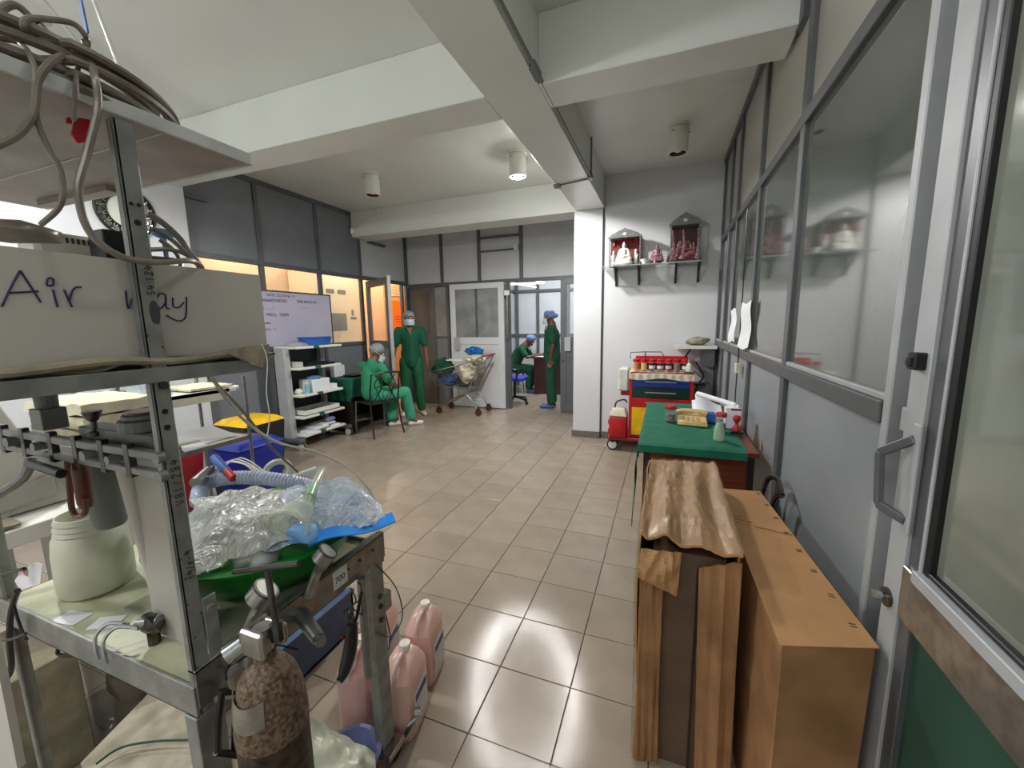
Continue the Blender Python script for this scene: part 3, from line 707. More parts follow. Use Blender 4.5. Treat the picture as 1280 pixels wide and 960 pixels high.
# gas manifold bars across the front
mf = P_('manifold', bar(nb(), (-1.45, .415, 1.212), (-.81, .415, 1.212), .014, .016), 'steel_paint', bevel=.002)
obj('manifold_bar', bar(nb(), (-1.45, .415, 1.178), (-.81, .415, 1.178), .014, .014), M['steel_paint'], mf, bevel=.002)
for x in (-1.36, -1.27, -1.16, -1.07, -.98, -.9): obj('spacer', bar(nb(), (x, .413, 1.165), (x, .413, 1.228), .016, .012), M['dark_chrome'], mf, bevel=.001)
for x, s in ((-1.31, .011), (-1.2, .009), (-1.02, .010), (-.94, .008)): obj('hose_nipple', cyl(nb(), (x, .397, 1.196), (x, .42, 1.196), s, n=12), M['steel_paint'], mf, smooth=True)
for z in (1.213, 1.18): obj('bolt', cyl(nb(), (-.80, .40, z), (-.80, .412, z), .010, n=12), M['steel_paint'], mf, smooth=True)
bm = nb(); box(bm, -1.225, -1.18, .41, .45, 1.228, 1.272); lathe(bm, (-1.203, .43, 1.27), [(.017, 0), (.018, .028), (.016, .03)], 16)
obj('regulator_block', bm, M['plastic_grey'], mf, bevel=.004)
bm = nb(); lathe(bm, (-1.04, .43, 1.226), [(.013, 0), (.013, .008), (.005, .01), (.005, .028), (.009, .032), (.015, .046), (.015, .049)], 14)
obj('knob', bm, M['dark_chrome'], mf, smooth=True)
bm = nb(); box(bm, -1.10, -.86, .43, .47, 1.20, 1.24); cyl(bm, (-.93, .46, 1.24), (-.93, .46, 1.262), .042, n=20); cyl(bm, (-.93, .46, 1.262), (-.93, .46, 1.272), .035, n=20)
obj('valve_body', bm, M['plastic_grey'], mf, bevel=.002)
obj('valve_cap', cyl(nb(), (-.93, .46, 1.272), (-.93, .46, 1.277), .030, n=20), M['brown_tube'], mf, smooth=True)
obj('angled_lever', cyl(nb(), (-1.20, .39, 1.165), (-1.07, .385, 1.16), .009, n=10), M['black'], mf, smooth=True)
obj('drop_pipe', tube(nb(), spline([(-1.225, .40, 1.17), (-1.23, .385, 1.13), (-1.29, .34, 1.08), (-1.40, .28, 1.0)]), .009, 8), M['steel_paint'], mf, smooth=True)
bm = tube(nb(), spline([aY(84, 572, .42), aY(87, 605, .42), aY(90, 636, .42), aY(97, 645, .42), aY(106, 641, .42), aY(107, 622, .42)]), .0055, 8)
obj('u_tube', bm, M['brown_tube'], mf, smooth=True, label='brown bent U shaped pipe')
bm = nb(); lathe(bm, aY(108, 634, .425), [(.010, 0), (.013, .01), (.013, .085), (.008, .10), (.005, .13)], 12); obj('dark_float', bm, M['brown_tube'], mf, smooth=True)
# ---- things on the worktop
bm = nb(); lathe(bm, aY(139, 656, .49), [(.026, 0), (.031, .01), (.034, .085), (.0355, .088), (.0355, .2), (.03, .21)], 24)
o = one('grey_cup', bm, M['plastic_grey'], 'grey plastic cylinder standing in the mouth of the white tub', 'cup', smooth=True)
bm = nb(); cx, cy = -1.40, .535
lathe(bm, (cx, cy, .753), [(a*.60, b*.92) for a, b in [(.095, 0), (.118, .004), (.128, .02), (.126, .12), (.118, .165), (.106, .178), (.110, .182), (.104, .192), (.108, .196), (.101, .208), (.105, .212), (.098, .226), (.094, .226), (.09, .20), (.09, .01)]], 36, cap=False)
box(bm, cx-.03, cx+.03, cy-.03, cy+.03, .754, .757)
one('white_tub', bm, M['plastic_cream'], 'off-white plastic tub with threaded rim on the trolley worktop behind the manifold', 'tub', smooth=True)
bm = nb(); cyl(bm, (-1.05, .47, 1.16), (-1.045, .50, .80), .016, .018, n=20)
one('paper_roll', bm, M['card_white'], 'tall rolled white paper tube leaning against the near trolley post', 'paper roll', smooth=True)
bm = nb(); box(bm, -1.045, -.90, .475, .481, .76, 1.20)
one('grey_backing_plate', bm, M['panel_cream'], 'upright pale grey plate right behind the near trolley post', 'plate')
t = thing('brass_outlet', 'dark pipe outlet with two bent chrome prongs on the worktop corner', 'pipe fitting', (-1.02, .47, .752))
obj('body', ball(nb(), (-1.02, .46, .80), .022, (1.2, .8, 1), amp=.5, fr=3), M['dark_chrome'], t, smooth=True); obj('collar', cyl(nb(), (-1.045, .45, .80), (-1.0, .465, .805), .014, n=12), M['steel_paint'], t, smooth=True)
obj('stand', cyl(nb(), (-1.02, .46, .752), (-1.02, .46, .79), .012, n=8), M['dark_chrome'], t)
for dx in (0, .03): obj('prong', tube(nb(), spline([(-1.03-dx, .44, .80), (-1.06-dx, .42, .81), (-1.07-dx, .40, .79), (-1.06-dx, .395, .745)]), .004, 6), M['chrome'], t, smooth=True)
bm = nb(); lathe(bm, (-.83, .47, .752), [(.02, 0), (.02, .04), (.014, .045), (.014, .06)], 14)
# folded paper labels on the worktop
for k, (x, y, s) in enumerate(((-1.30, .44, .035), (-1.2, .46, .03))):
    bm = nb(); box(bm, x-s, x+s, y-.02, y+.02, .7525, .7535, rot=(.3*k+.2, (x, y, 0)))
    one('paper_slip', bm, M['label_white'], ['small white paper slip on the worktop edge, left of the other slip', 'small white paper slip on the worktop edge, nearer the post'][k], 'paper', 'paper slips')
bm = nb(); lathe(bm, (-1.0, .60, .7525), [(.0, 0), (.05, 0), (.052, .003), (0, .003)], 20); bm.free()
bm = nb(); sheet(bm, lambda u, v: V(-1.22+.36*u, .50+.3*v, .757+.006*abs(noise.noise(V(u*5, v*5, 1)))), 20, 20, .002)
one('clear_worktop_sheet', bm, M['clear_box'], 'wrinkled clear plastic sheet lying on the worktop under the green basin', 'sheet', smooth=True)
# ---- green basin and its load
bc = V(-1.055, .765, .753)
bm = nb(); prof = [(.16, 0), (.17, .004), (.22, .065), (.245, .118), (.264, .122), (.266, .127), (.242, .127), (.213, .066), (.162, .01)]
lathe(bm, bc, prof, 48, sx=1.05, cap=False); lathe(bm, bc, [(.172, .004), (.172, .01)], 48, sx=1.05)
one('green_basin', bm, M['basin_green'], 'round bright green plastic basin full of breathing tubes on the trolley worktop', 'basin', smooth=True)
random.seed(3)
bm = nb()
for k in range(26):
    a = random.uniform(0, 2*PI); r = random.uniform(0, .17)
    ball(bm, (bc.x+r*math.cos(a)*1.05, bc.y+r*math.sin(a), .84+random.uniform(0, .045)), random.uniform(.04, .065), (1, .7, .55), amp=.4, fr=2.5, seed=k, rot=a)
tag(obj('packed_supplies', bm, M['glove_white'], None, smooth=True, angle=80), 'white crumpled gloves and tubing packed inside the green basin', 'supplies', kind='stuff')
bm = nb()
for k in range(12):
    p = bc + V(random.uniform(.03, .26), random.uniform(-.06, .14), 0)
    ball(bm, (p.x, p.y, .905+random.uniform(0, .02)), random.uniform(.035, .055), (1.3, .9, .4), amp=.5, fr=2.5, seed=k+40, rot=k)
tag(obj('blue_masks', bm, M['blue_item'], None, smooth=True, angle=80), 'pale blue folded face masks packed inside the zip bag on the basin', 'face masks', kind='stuff')
def bag(name, quad, z0, zf, m, label, cat, n=44, amp=.012, seed=0, thick=.0012):
    c = [at(x, y, 2, z) for (x, y), z in zip(quad, z0)]
    def fn(u, v):
        p = (c[0]*(1-u)+c[1]*u)*(1-v) + (c[3]*(1-u)+c[2]*u)*v
        k = 4*u*(1-u)*4*v*(1-v)
        q = noise.noise(V(u*6+seed, v*6, seed)) + .5*abs(noise.noise(V(u*17, v*15, seed+3))) + .35*abs(noise.noise(V(u*34, v*30, seed+5)))
        e = .03*noise.noise(V(u*4, v*4, seed+9))*(1-k)
        return p + V(e, e*.6, zf*min(1, k*1.4)+amp*q)
    return one(name, sheet(nb(), fn, n, n, thick), M[m], label, cat, smooth=True, angle=25)
bag('clear_bag', [(238, 722), (385, 668), (372, 612), (236, 625)], (.885, .915, .945, .94), .05, 'film', 'crinkled clear plastic bag of white gloves over the near side of the basin', 'plastic bag', seed=1, n=60)
bag('zip_bag', [(330, 690), (494, 652), (436, 596), (300, 635)], (.90, .905, .93, .93), .05, 'film_blue', 'blue-edged clear zip bag of face masks over the right side of the basin', 'plastic bag', seed=5, n=60)
bm = nb(); a_ = at(385, 684, 2, .902); b_ = at(495, 655, 2, .905); c_ = at(490, 643, 2, .912); d_ = at(384, 671, 2, .912)
def fz(u, v):
    p = (a_*(1-u)+b_*u)*(1-v)+(d_*(1-u)+c_*u)*v; return p + V(0, 0, .006*math.sin(u*7)+.004)
sheet(bm, fz, 20, 4, .003)
one('zip_strip', bm, M['zip_blue'], 'bright blue zip strip along the edge of the clear bag', 'zip strip', smooth=True)
# corrugated breathing hose
hp = [at(x, y, 2, z) for x, y, z in ((248, 628, .93), (252, 610, .95), (275, 599, .965), (320, 597, .97), (365, 603, .965), (398, 612, .95), (396, 625, .93))]
sp = spline(hp, 40); bm = nb(); L = len(sp)
tube(bm, sp, .02, 12, rf=lambda t: .0185+.003*(1 if int(t*L) % 4 < 2 else -1)*1.0)
one('breathing_hose', bm, M['corrugated'], 'pale lilac corrugated breathing hose curving over the back of the basin', 'hose', smooth=True, angle=70)
# anaesthesia mask
t = thing('breathing_mask', 'clear breathing mask with pale green connector lying on the clear bag', 'mask', tuple(at(368, 640, 2, .94)))
m0, m1, m2, m3 = at(362, 656, 2, .955), at(386, 622, 2, .985), at(391, 610, 2, .99), at(402, 590, 2, 1.0)
def cone(bm, p0, p1, r0, r1, n=20): return cyl(bm, p0, p1, r0, r1, n, cap=False)
bm = nb(); cone(bm, m0, m0*.5+m1*.5, .046, .036); cone(bm, m0*.5+m1*.5, m1, .036, .013); obj('dome', bm, M['mask_clear'], t, smooth=True)
obj('cushion', tube(nb(), [m0+(frame_of(m1-m0)[0]*math.cos(a)+frame_of(m1-m0)[1]*math.sin(a))*.046 for a in [2*PI*i/24 for i in range(24)]], .007, 8, closed=True), M['mask_clear'], t, smooth=True)
obj('connector', cyl(nb(), m1, m2, .014, .015, n=16), M['mask_green'], t, smooth=True)
obj('spout', cyl(nb(), m2, m3, .0105, .0125, n=16), M['mask_clear'], t, smooth=True)
obj('spout_rim', cyl(nb(), m3, m3+(m3-m2).normalized()*.006, .0145, n=16), M['mask_clear'], t, smooth=True)
t = thing('blue_handled_scissors', 'blue and red handled tool stuck upright behind the breathing hose', 'tool', tuple(at(285, 588, 2, .96)))
a, b = at(292, 598, 2, .975), at(268, 572, 2, 1.02); c = a*.65+b*.35
obj('handle', tube(nb(), [c, c*.5+b*.5, b], .013, 10, rf=lambda t: .011+.003*t), M['blue_mid'], t, smooth=True); obj('grip_end', cyl(nb(), a, c, .012, .011, n=10), M['red'], t, smooth=True)
def ring(name, p, R, r, m, lab, cat, tilt=(0, 0, 1), par=None):
    u, k = frame_of(Vector(tilt)); pts = [p+(u*math.cos(2*PI*i/28)+k*math.sin(2*PI*i/28))*R for i in range(28)]
    return one(name, tube(nb(), pts, r, 8, closed=True), M[m], lab, cat, smooth=True)
ring('tape_roll', at(347, 590, 2, .97), .036, .010, 'plastic_cream', 'cream roll of tape standing behind the breathing hose', 'tape roll', (.4, -.6, .6))
bm = nb()
for k in range(5):
    s = [at(x, y, 2, .985) for x, y in ((250+k*4, 596), (275+6*k, 580-2*k), (300+8*k, 578+3*k), (318+4*k, 590+k))]
    tube(bm, spline(s, 6), .0022, 5)
tag(obj('thin_tubing', bm, M['hose_clear'], None, smooth=True), 'tangle of thin white infusion tubing behind the breathing hose', 'tubing', kind='stuff')
bm = nb(); cyl(bm, at(245, 605, 2, .97), at(262, 590, 2, .985), .02, n=14); cyl(bm, at(262, 590, 2, .985), at(268, 586, 2, .985), .013, n=12)
one('metal_connector', bm, M['steel'], 'short silver metal connector between the near post and the breathing hose', 'connector', smooth=True)
bm = nb(); cyl(bm, at(372, 596, 2, .975), at(396, 588, 2, .985), .012, .014, n=12); cyl(bm, at(330, 600, 2, .95), at(372, 596, 2, .975), .009, n=10)
one('white_connector', bm, M['plastic_white'], 'white ribbed plastic connector behind the mask spout', 'connector', smooth=True)
# ---- Airway box on the mid shelf
ab = thing('airway_box', 'long open cardboard box hand-lettered Air way on the middle shelf', 'box', (-1.0, .4, 1.38))
bm = nb(); box(bm, -.826, -.822, .06, .645, 1.382, 1.542); obj('front_panel', bm, M['card_white'], ab)
bm = nb(); box(bm, -1.2, -.826, .641, .645, 1.382, 1.542); obj('end_panel', bm, M['card_white'], ab)
bm = nb(); box(bm, -1.2, -1.196, .06, .641, 1.382, 1.542); obj('back_panel', bm, M['card_white'], ab)
bm = nb(); box(bm, -1.196, -.826, .06, .641, 1.382, 1.386); obj('base', bm, M['card_white'], ab)
def ink(*px): return [aX(x, y, -.8212) for x, y in px]
S = [ink((2, 383), (14, 358), (25, 338)), ink((25, 338), (38, 358), (51, 378)), ink((11, 366), (30, 365), (48, 364)),
     ink((58, 356), (60, 348), (66, 349), (66, 356), (60, 357), (58, 354)), ink((66, 362), (69, 374), (72, 384)),
     ink((80, 362), (85, 374), (90, 384)), ink((86, 378), (90, 364), (95, 359), (102, 359)),
     ink((157, 363), (158, 374), (160, 386)), ink((161, 386), (166, 372), (172, 386), (178, 368)),
     ink((208, 369), (200, 367), (196, 376), (200, 386), (207, 378), (207, 370), (208, 384), (212, 386)),
     ink((216, 372), (217, 383), (224, 384), (230, 378)), ink((233, 371), (233, 386), (231, 398), (222, 401), (208, 394))]
strokes(ab, S, 'ink', .0013, 'lettering')
def fcl(u, v):
    y = .08+.57*u; x = -.80-.42*v+.006*noise.noise(V(u*9, v*5, 2)); z = 1.374+.005*math.sin(u*25+3*noise.noise(V(u*6, 0, 0)))*(1-v)+.003
    if v < .12: z -= .0*v; x = -.806-.004*math.sin(u*19)
    return V(x, y, z)
bm = nb(); sheet(bm, fcl, 60, 16, .006); tube(bm, spline([(-.808, .12, 1.382), (-.804, .25, 1.376), (-.806, .36, 1.382), (-.804, .45, 1.375), (-.808, .54, 1.379), (-.806, .63, 1.374)], 8), .010, 8, flat=.7)
cl = one('folded_cloth', bm, M['cloth_dirty'], 'dirty cream cloth folded under the lettered box on the middle shelf', 'cloth', smooth=True)
bm = nb(); k0, k1, k2, k3 = aX(272, 438, -.795), aX(334, 430, -.80), aX(334, 464, -.80), aX(306, 452, -.794)
sheet(bm, lambda u, v: (k0*(1-u)+k1*u)*(1-v)+(k3*(1-u)+k2*u)*v+V(.004*math.sin(u*9+v*3), 0, 0), 14, 12, .004)
one('cloth_corner', bm, M['cloth_dirty'], 'corner of cream cloth hanging over the far end of the middle shelf', 'cloth', smooth=True)
bm = nb(); tube(bm, spline([aX(x, y, -.79) for x, y in ((327, 430), (334, 450), (333, 490), (337, 520), (334, 545))], 6), .0012, 5)
one('hanging_string', bm, M['plastic_white'], 'thin white string hanging from the cloth corner', 'string', smooth=True)
# things in the box
bm = nb(); ball(bm, aX(20, 290, -.9), .04, (.8, 1.3, .4), amp=.3, fr=2); one('grey_pouch', bm, M['hose_grey'], 'grey soft pouch sticking out of the lettered box', 'pouch', smooth=True)
t = thing('vented_device', 'white plastic device with vent slots behind the grey pouch in the box', 'device', tuple(aX(78, 315, -1.1)))
c = aX(78, 305, -1.1); bm = nb(); box(bm, c.x-.05, c.x+.02, c.y-.045, c.y+.05, 1.39, c.z+.018); obj('body', bm, M['plastic_white'], t, bevel=.008, smooth=True)
bm = nb()
for k in range(9): box(bm, c.x+.0195, c.x+.0215, c.y-.035+k*.008, c.y-.031+k*.008, c.z-.0, c.z+.01)
obj('vent_slots', bm, M['frame_dark'], t)
bm = nb(); c = aX(143, 305, -1.0); box(bm, c.x-.03, c.x+.02, c.y-.025, c.y+.05, 1.39, c.z+.022); one('black_case', bm, M['black'], 'small black case standing in the lettered box behind the post', 'case', bevel=.002)
random.seed(5)
for k, q in enumerate((((185, 268), (210, 285), (235, 312), (250, 332)), ((190, 285), (215, 300), (238, 322), (252, 334)), ((186, 312), (212, 312), (232, 318), (248, 333)), ((200, 300), (216, 312), (225, 326)), ((188, 322), (220, 325), (247, 330)))):
    bm = tube(nb(), spline([aX(x, y, -.86-.03*k) for x, y in q]+[aX(q[-1][0]+3, q[-1][1]+25, -.87-.02*k)], 8), .0042, 7)
    one('coiled_line', bm, M['hose_grey'], ['long grey line arching highest out of the lettered box', 'grey line curving just under the highest one in the box', 'low flat grey line bending over the box contents', 'short grey stub of line in the box tangle', 'lowest grey line resting at the box rim'][k], 'hose', 'grey lines in the box', smooth=True)
bm = nb(); c = aX(204, 292, -1.0); ball(bm, c, .018, (1, 1.2, .6), amp=.3); box(bm, c.x-.003, c.x+.003, c.y-.003, c.y+.003, 1.39, c.z); one('blue_cap_item', bm, M['blue_item'], 'small pale blue crumpled item behind the post in the lettered box', 'cap', smooth=True)
for k, (x, m) in enumerate(((197, 'black'), (203, 'plastic_cream'), (213, 'black'), (222, 'plastic_cream'))):
    c = aX(x, 318, -1.0); bm = cyl(nb(), (c.x, c.y, 1.39), (c.x, c.y, 1.56), .011, n=12)
    one('airway_bottle', bm, M[m], ['black capped vial right behind the post in the box', 'cream vial between two black ones in the box', 'black vial further right in the box', 'cream vial at the far end of the box'][k], 'vial', smooth=True)
# ---- coil of hose on the top shelf
bm = nb(); pts = []; random.seed(9)
for i in range(12*72):
    a = 2*PI*i/72; k = i/72; rr = .265-.014*(k % 3)-.006*math.sin(a*.5+k); zz = 1.772+.0115*k*.55+.004*math.sin(a*2+k)
    pts.append(V(-1.065+rr*math.cos(a), .375+rr*math.sin(a)*.93, zz))
tube(bm, pts, .0062, 7)
one('hose_coil', bm, M['hose_grey'], 'thick coil of shiny grey hose lying on the top shelf', 'hose', smooth=True)
def cable(lab, q, X, r=.0045, m='hose_grey', nm='hose', cat='hose', group=None, k=8):
    p = [aX(c[0], c[1], c[2] if len(c) > 2 else X) for c in q]
    return one(nm, tube(nb(), spline(p, k), r, 8), M[m], lab, cat, group, smooth=True)
cable('grey hose making a high loop above the left of the coil', ((108, 62, -.84), (108, 48), (92, 30), (60, 24), (34, 24), (30, 36), (50, 52, -.86), (86, 66, -.86), (104, 62, -.84), (106, 52)), -.81, .004)
cable('grey hose dropping from the coil and leaving at the left edge of view', ((88, 66, -.84), (66, 76), (48, 100), (42, 140), (26, 165), (0, 180), (-30, 188)), -.782, .0045)
cable('thin grey hose hanging under the top shelf down to the pouch', ((0, 48, -.84), (28, 56, -.82), (44, 88, -.785), (45, 145, -.785), (60, 185), (76, 215), (76, 255), (52, 280, -.85)), -.785, .0035)
cable('thicker grey hose looping in front of the near post into the lettered box', ((108, 64, -.85), (117, 90, -.79), (122, 135, -.785), (108, 195, -.785), (98, 240, -.785), (112, 290, -.78), (150, 320, -.775), (195, 328, -.78), (238, 326, -.80), (252, 334, -.84)), -.785, .0048)
cable('thin short hose end hanging near the red sticker under the top shelf', ((100, 74, -.86), (95, 100, -.79), (92, 150, -.80)), -.80, .003)
cable('slim grey line arching from behind the near post to the box corner', ((186, 266, -.85), (205, 278, -.84), (228, 300, -.84), (240, 322, -.84), (250, 334, -.85)), -.84, .003)
for q, lab in ((((0, 12), (18, 6), (36, 20), (40, 32)), 'loose grey hose end standing up at the left of the coil'), (((0, 78), (30, 70), (62, 82), (40, 92), (0, 84)), 'flat grey hose loop lying on the coil at the left')):
    cable(lab, q, -.88, .005)
t = thing('chrome_coupling', 'shiny chrome hose coupling resting on the coil', 'coupling', tuple(aX(50, 38, -.9)))
obj('body', cyl(nb(), aX(44, 32, -.9), aX(56, 44, -.9), .010, n=12), M['chrome'], t, smooth=True); obj('collar', cyl(nb(), aX(48, 26, -.9), aX(50, 30, -.9), .014, n=12), M['chrome'], t, smooth=True)
bm = nb(); bar(bm, aX(98, -12, -1.0), aX(109, 42, -1.0), .008, .003); one('blue_strap', bm, M['blue_mid'], 'narrow dark blue strap hanging above the hose coil', 'strap')
for k, (a, b) in enumerate((((116, -3), (151, 88)), ((52, -3), (104, 60)))):
    bm = nb(); p0, p1 = aX(*a, -1.15), aX(*b, -1.15); p1 = p1+(p1-p0)*.18; cyl(bm, p0+(p0-p1)*.5, p1, .0035, n=8)
    one('white_rod', bm, M['plastic_white'], ['thin white slanting rod rising behind the right of the hose coil', 'thin white slanting rod rising behind the left of the hose coil'][k], 'rod', smooth=True)
# ---- gas cylinder with yoke hanging on the side rail
gc = thing('gas_cylinder', 'rusty brown gas cylinder clamped at the side rail in the foreground', 'gas cylinder', (-.645, .44, .2)); gx, gy = -.645, .44
KR, KZ = .67, -.035
cyp = lambda L: [(a*KR, b+KZ) for a, b in L]
bm = nb(); lathe(bm, (gx, gy, 0), cyp([(.07, .12), (.086, .14), (.087, .77)]), 32); obj('body', bm, M['rust'], gc, smooth=True)
bm = nb(); lathe(bm, (gx, gy, 0), cyp([(.0875, .775), (.087, .79), (.082, .815), (.068, .85), (.045, .875), (.028, .885), (.026, .90)]), 32, cap=False); obj('shoulder', bm, M['rust_light'], gc, smooth=True)
obj('lower_band', lathe(nb(), (gx, gy, 0), cyp([(.0878, .745), (.0886, .75), (.0886, .77), (.0878, .775)]), 32, cap=False), M['rust_light'], gc, smooth=True)
def lab(u, v):
    a = -2.3+1.5*u; z = .80+.045*v-.012*math.sin(u*PI); r = .0885-.010*max(0, (z-.79)/.06)
    return V(gx+KR*r*math.cos(a), gy+KR*r*math.sin(a), z+KZ)
bm = nb(); sheet(bm, lab, 14, 4, .001); obj('label', bm, M['aluminium'], gc, smooth=True, label='worn silver curved label')
bm = tube(nb(), spline([(gx-.03, gy-.05, .84), (gx-.065, gy-.02, .83), (gx-.05, gy+.045, .82), (gx, gy+.065, .81)], 6), .002, 5); obj('wire', bm, M['black'], gc, smooth=True)
obj('valve_stem', cyl(nb(), (gx, gy, .86), (gx, gy, .91), .016, n=14), M['aluminium'], gc, smooth=True)
yk = thing('yoke_regulator', 'chrome yoke with T-handle screw above the rusty cylinder', 'regulator', (-.66, .44, .9))
Y_ = lambda nm, bm, m, **k: obj(nm, bm, M[m], yk, **k)
bm = nb(); box(bm, gx-.026, gx+.026, gy-.024, gy-.012, .865, .915); box(bm, gx-.026, gx+.026, gy+.018, gy+.03, .865, .905); box(bm, gx-.03, gx-.022, gy-.024, gy+.03, .867, .91)
Y_('yoke_frame', bm, 'aluminium', bevel=.004)
Y_('arm', cyl(nb(), (gx-.02, gy+.0, .885), (XC+.01, .47, .78), .014, .018, n=14), 'aluminium', smooth=True)
Y_('arm_end', cyl(nb(), (gx-.05, gy-.03, .865), (gx-.025, gy+.0, .885), .019, .018, n=16), 'chrome', smooth=True)
t0, t1 = aY(348, 800, .445), aY(334, 712, .46)
Y_('screw_stem', cyl(nb(), t0, t1, .0055, n=10), 'dark_chrome', smooth=True); Y_('screw_collar', cyl(nb(), t0, t0*.75+t1*.25, .011, n=8), 'dark_chrome')
Y_('t_handle', cyl(nb(), aY(293, 715, .46), aY(374, 704, .46), .005, n=10), 'dark_chrome', smooth=True)
def gauge(nm, c, ax_, r, lab, par_xy):
    g = thing(nm, lab, 'gauge', tuple(c)); ax_ = Vector(ax_).normalized()
    obj('case', cyl(nb(), c-ax_*.017, c+ax_*.012, r, n=28), M['aluminium'], g, smooth=True, bevel=.001)
    obj('rim', cyl(nb(), c+ax_*.010, c+ax_*.014, r*1.06, n=28), M['dark_chrome'], g, smooth=True)
    obj('dial', cyl(nb(), c+ax_*.0140, c+ax_*.0146, r*.88, n=28), M['aluminium'], g)
    obj('elbow', tube(nb(), spline([c-V(0, 0, r*.6), c-V(.01, 0, r*1.3), c-V(.03, -.0, r*2.2), Vector(par_xy)], 6), .012, 10), M['aluminium'], g, smooth=True)
gauge('pressure_gauge', aX(328, 742, -.74), (.45, .35, .65), .025, 'round silver pressure gauge beside the T-handle on the near side of the rail', (XC+.01, .50, .79))
gauge('pressure_gauge', aX(406, 694, -.745), (.45, .35, .65), .023, 'round silver pressure gauge just left of the 700 plate on the rail', (XC+.01, .66, .78))
bm = nb(); cyl(bm, (XC+.004, .64, .745), (-.70, .60, .74), .018, .014, n=14); cyl(bm, (-.70, .60, .74), (-.685, .594, .74), .011, n=12)
one('rail_socket', bm, M['steel'], 'stubby silver gas socket sticking out of the side rail below the far gauge', 'gas socket', smooth=True)
bm = nb(); cyl(bm, (XC+.004, .49, .765), (-.72, .44, .78), .024, .02, n=16)
one('rail_socket', bm, M['aluminium'], 'fat silver gas socket on the side rail left of the cylinder yoke', 'gas socket', smooth=True)
# rope of small parts hanging at the rail
t = thing('blood_pressure_bulb', 'black rubber squeeze bulb and cuff hanging from the side rail', 'pressure cuff', (-.77, .72, .6))
a, b = aX(455, 760, -.77), aX(432, 850, -.77)
obj('cuff', tube(nb(), spline([aX(440, 780, -.77), aX(438, 810, -.77), aX(430, 840, -.77), aX(424, 852, -.77)], 5), .016, 10, rf=lambda t: .010+.008*math.sin(PI*min(1, t+.15))), M['black'], t, smooth=True)
obj('cuff_hose', tube(nb(), spline([aX(452, 740, -.77), aX(446, 770, -.77), aX(440, 785, -.77)], 5), .005, 8), M['black'], t, smooth=True)
obj('clip', ball(nb(), aX(437, 768, -.76), .011, (1, 1, 1.6), amp=.3), M['dark_chrome'], t, smooth=True); obj('button', ball(nb(), aX(427, 797, -.755), .004), M['red'], t)
bm = nb(); c = aX(478, 750, -.85); box(bm, c.x-.02, c.x+.02, c.y-.02, c.y+.025, c.z-.035, c.z+.03)
one('small_motor', bm, M['steel'], 'small silver box hung behind the far trolley leg', 'device', bevel=.004)
for k, q in enumerate((((438, 735), (445, 752), (430, 765), (442, 775)), ((448, 728), (456, 745), (440, 758), (455, 770)), ((470, 705), (495, 735), (503, 770), (490, 795), (470, 790)), ((480, 760), (488, 800), (478, 830)))):
    cable(['thin dark cable curling left of the leg under the rail', 'thin dark cable twisting right above the pressure cuff', 'long thin dark cable looping out right of the far leg', 'short thin dark cable hanging in front of the pink jugs'][k], q, -.775-.01*k, .002, 'frame_dark', 'rail_cable', 'cable', 'cables under the rail')
cable('pale flexible hose running from the middle shelf over the floor to the side rail', ((262, 468, -.86), (300, 520, -.9), (345, 552, -.92), (395, 565, -.92), (435, 585, -.9), (460, 610, -.86), (472, 635, -.82)), -.85, .0035, 'hose_clear')
cable('second grey hose running from the shelf down toward the bins', ((255, 465, -.9), (300, 510, -1.0), (340, 560, -1.05), (372, 590, -1.05), (378, 600, -1.05)), -1, .0035, 'hose_grey')
# paper tag and black cables at far left
t = thing('paper_tag', 'white paper tag with a red ring mark tied at the left trolley post', 'tag', tuple(aY(35, 715, .38)))
a = [aY(x, y, .39) for x, y in ((28, 712), (45, 703), (53, 706), (50, 730), (25, 738), (18, 726))]
obj('paper', prism(nb(), a, V(0, .001, 0)), M['label_white'], t); c = aY(32, 716, .3885)
obj('ring_mark', tube(nb(), [c+V(.007*math.cos(2*PI*i/16), 0, .007*math.sin(2*PI*i/16)) for i in range(16)], .0008, 4, closed=True), M['red'], t)
def cab2(q, Y, r, m, lab, nm='black_cable'):
    return one(nm, tube(nb(), spline([aY(x, y, Y) for x, y in q], 8), r, 8), M[m], lab, 'cable', smooth=True)
cab2(((-10, 722), (10, 716), (30, 711)), .385, .004, 'black', 'short black cable running into the white paper tag')
cab2(((22, 738), (14, 765), (12, 800), (14, 835), (4, 852), (-20, 858)), .385, .006, 'black', 'thick black cable curving down at the far left edge')
cab2(((16, 752), (26, 785), (34, 800)), .385, .003, 'black', 'thin black cable branching beside the thick one')
cab2(((60, 775), (72, 805), (74, 818), (100, 818), (130, 806), (160, 796)), .50, .005, 'black', 'black cable hooked below the worktop behind the front rail')
cab2(((-20, 800), (10, 800), (32, 792)), .37, .003, 'black', 'thin black cable crossing the left edge')
# ---- under the trolley
bm = nb()
def slab(u, v):
    p = V(-1.50+.66*u, .44+.36*v, .17+.02*noise.noise(V(u*3, v*3, 4))); return p
bm = nb(); q = [at(105, 950, 2, .16), at(190, 862, 2, .16), at(262, 845, 2, .16), at(270, 1010, 2, .16), at(120, 1010, 2, .16)]
prism(bm, q, V(0, 0, -.14)); bmesh.ops.subdivide_edges(bm, edges=bm.edges, cuts=6, use_grid_fill=True)
for v in bm.verts: v.co += V(1, 1, 1)*.012*noise.noise(v.co*7)
for v in bm.verts: v.co.z = max(.002, v.co.z)
one('stained_foam_block', bm, M['styro'], 'stained beige block lying under the trolley behind the near post', 'foam block', smooth=True)
bm = tube(nb(), spline([at(x, y, 2, .175) for x, y in ((120, 955), (150, 935), (190, 927), (235, 925), (262, 926))], 8), .0035, 6)
one('green_cable', bm, M['green_panel'], 'thin green cable lying across the beige block', 'cable', smooth=True)
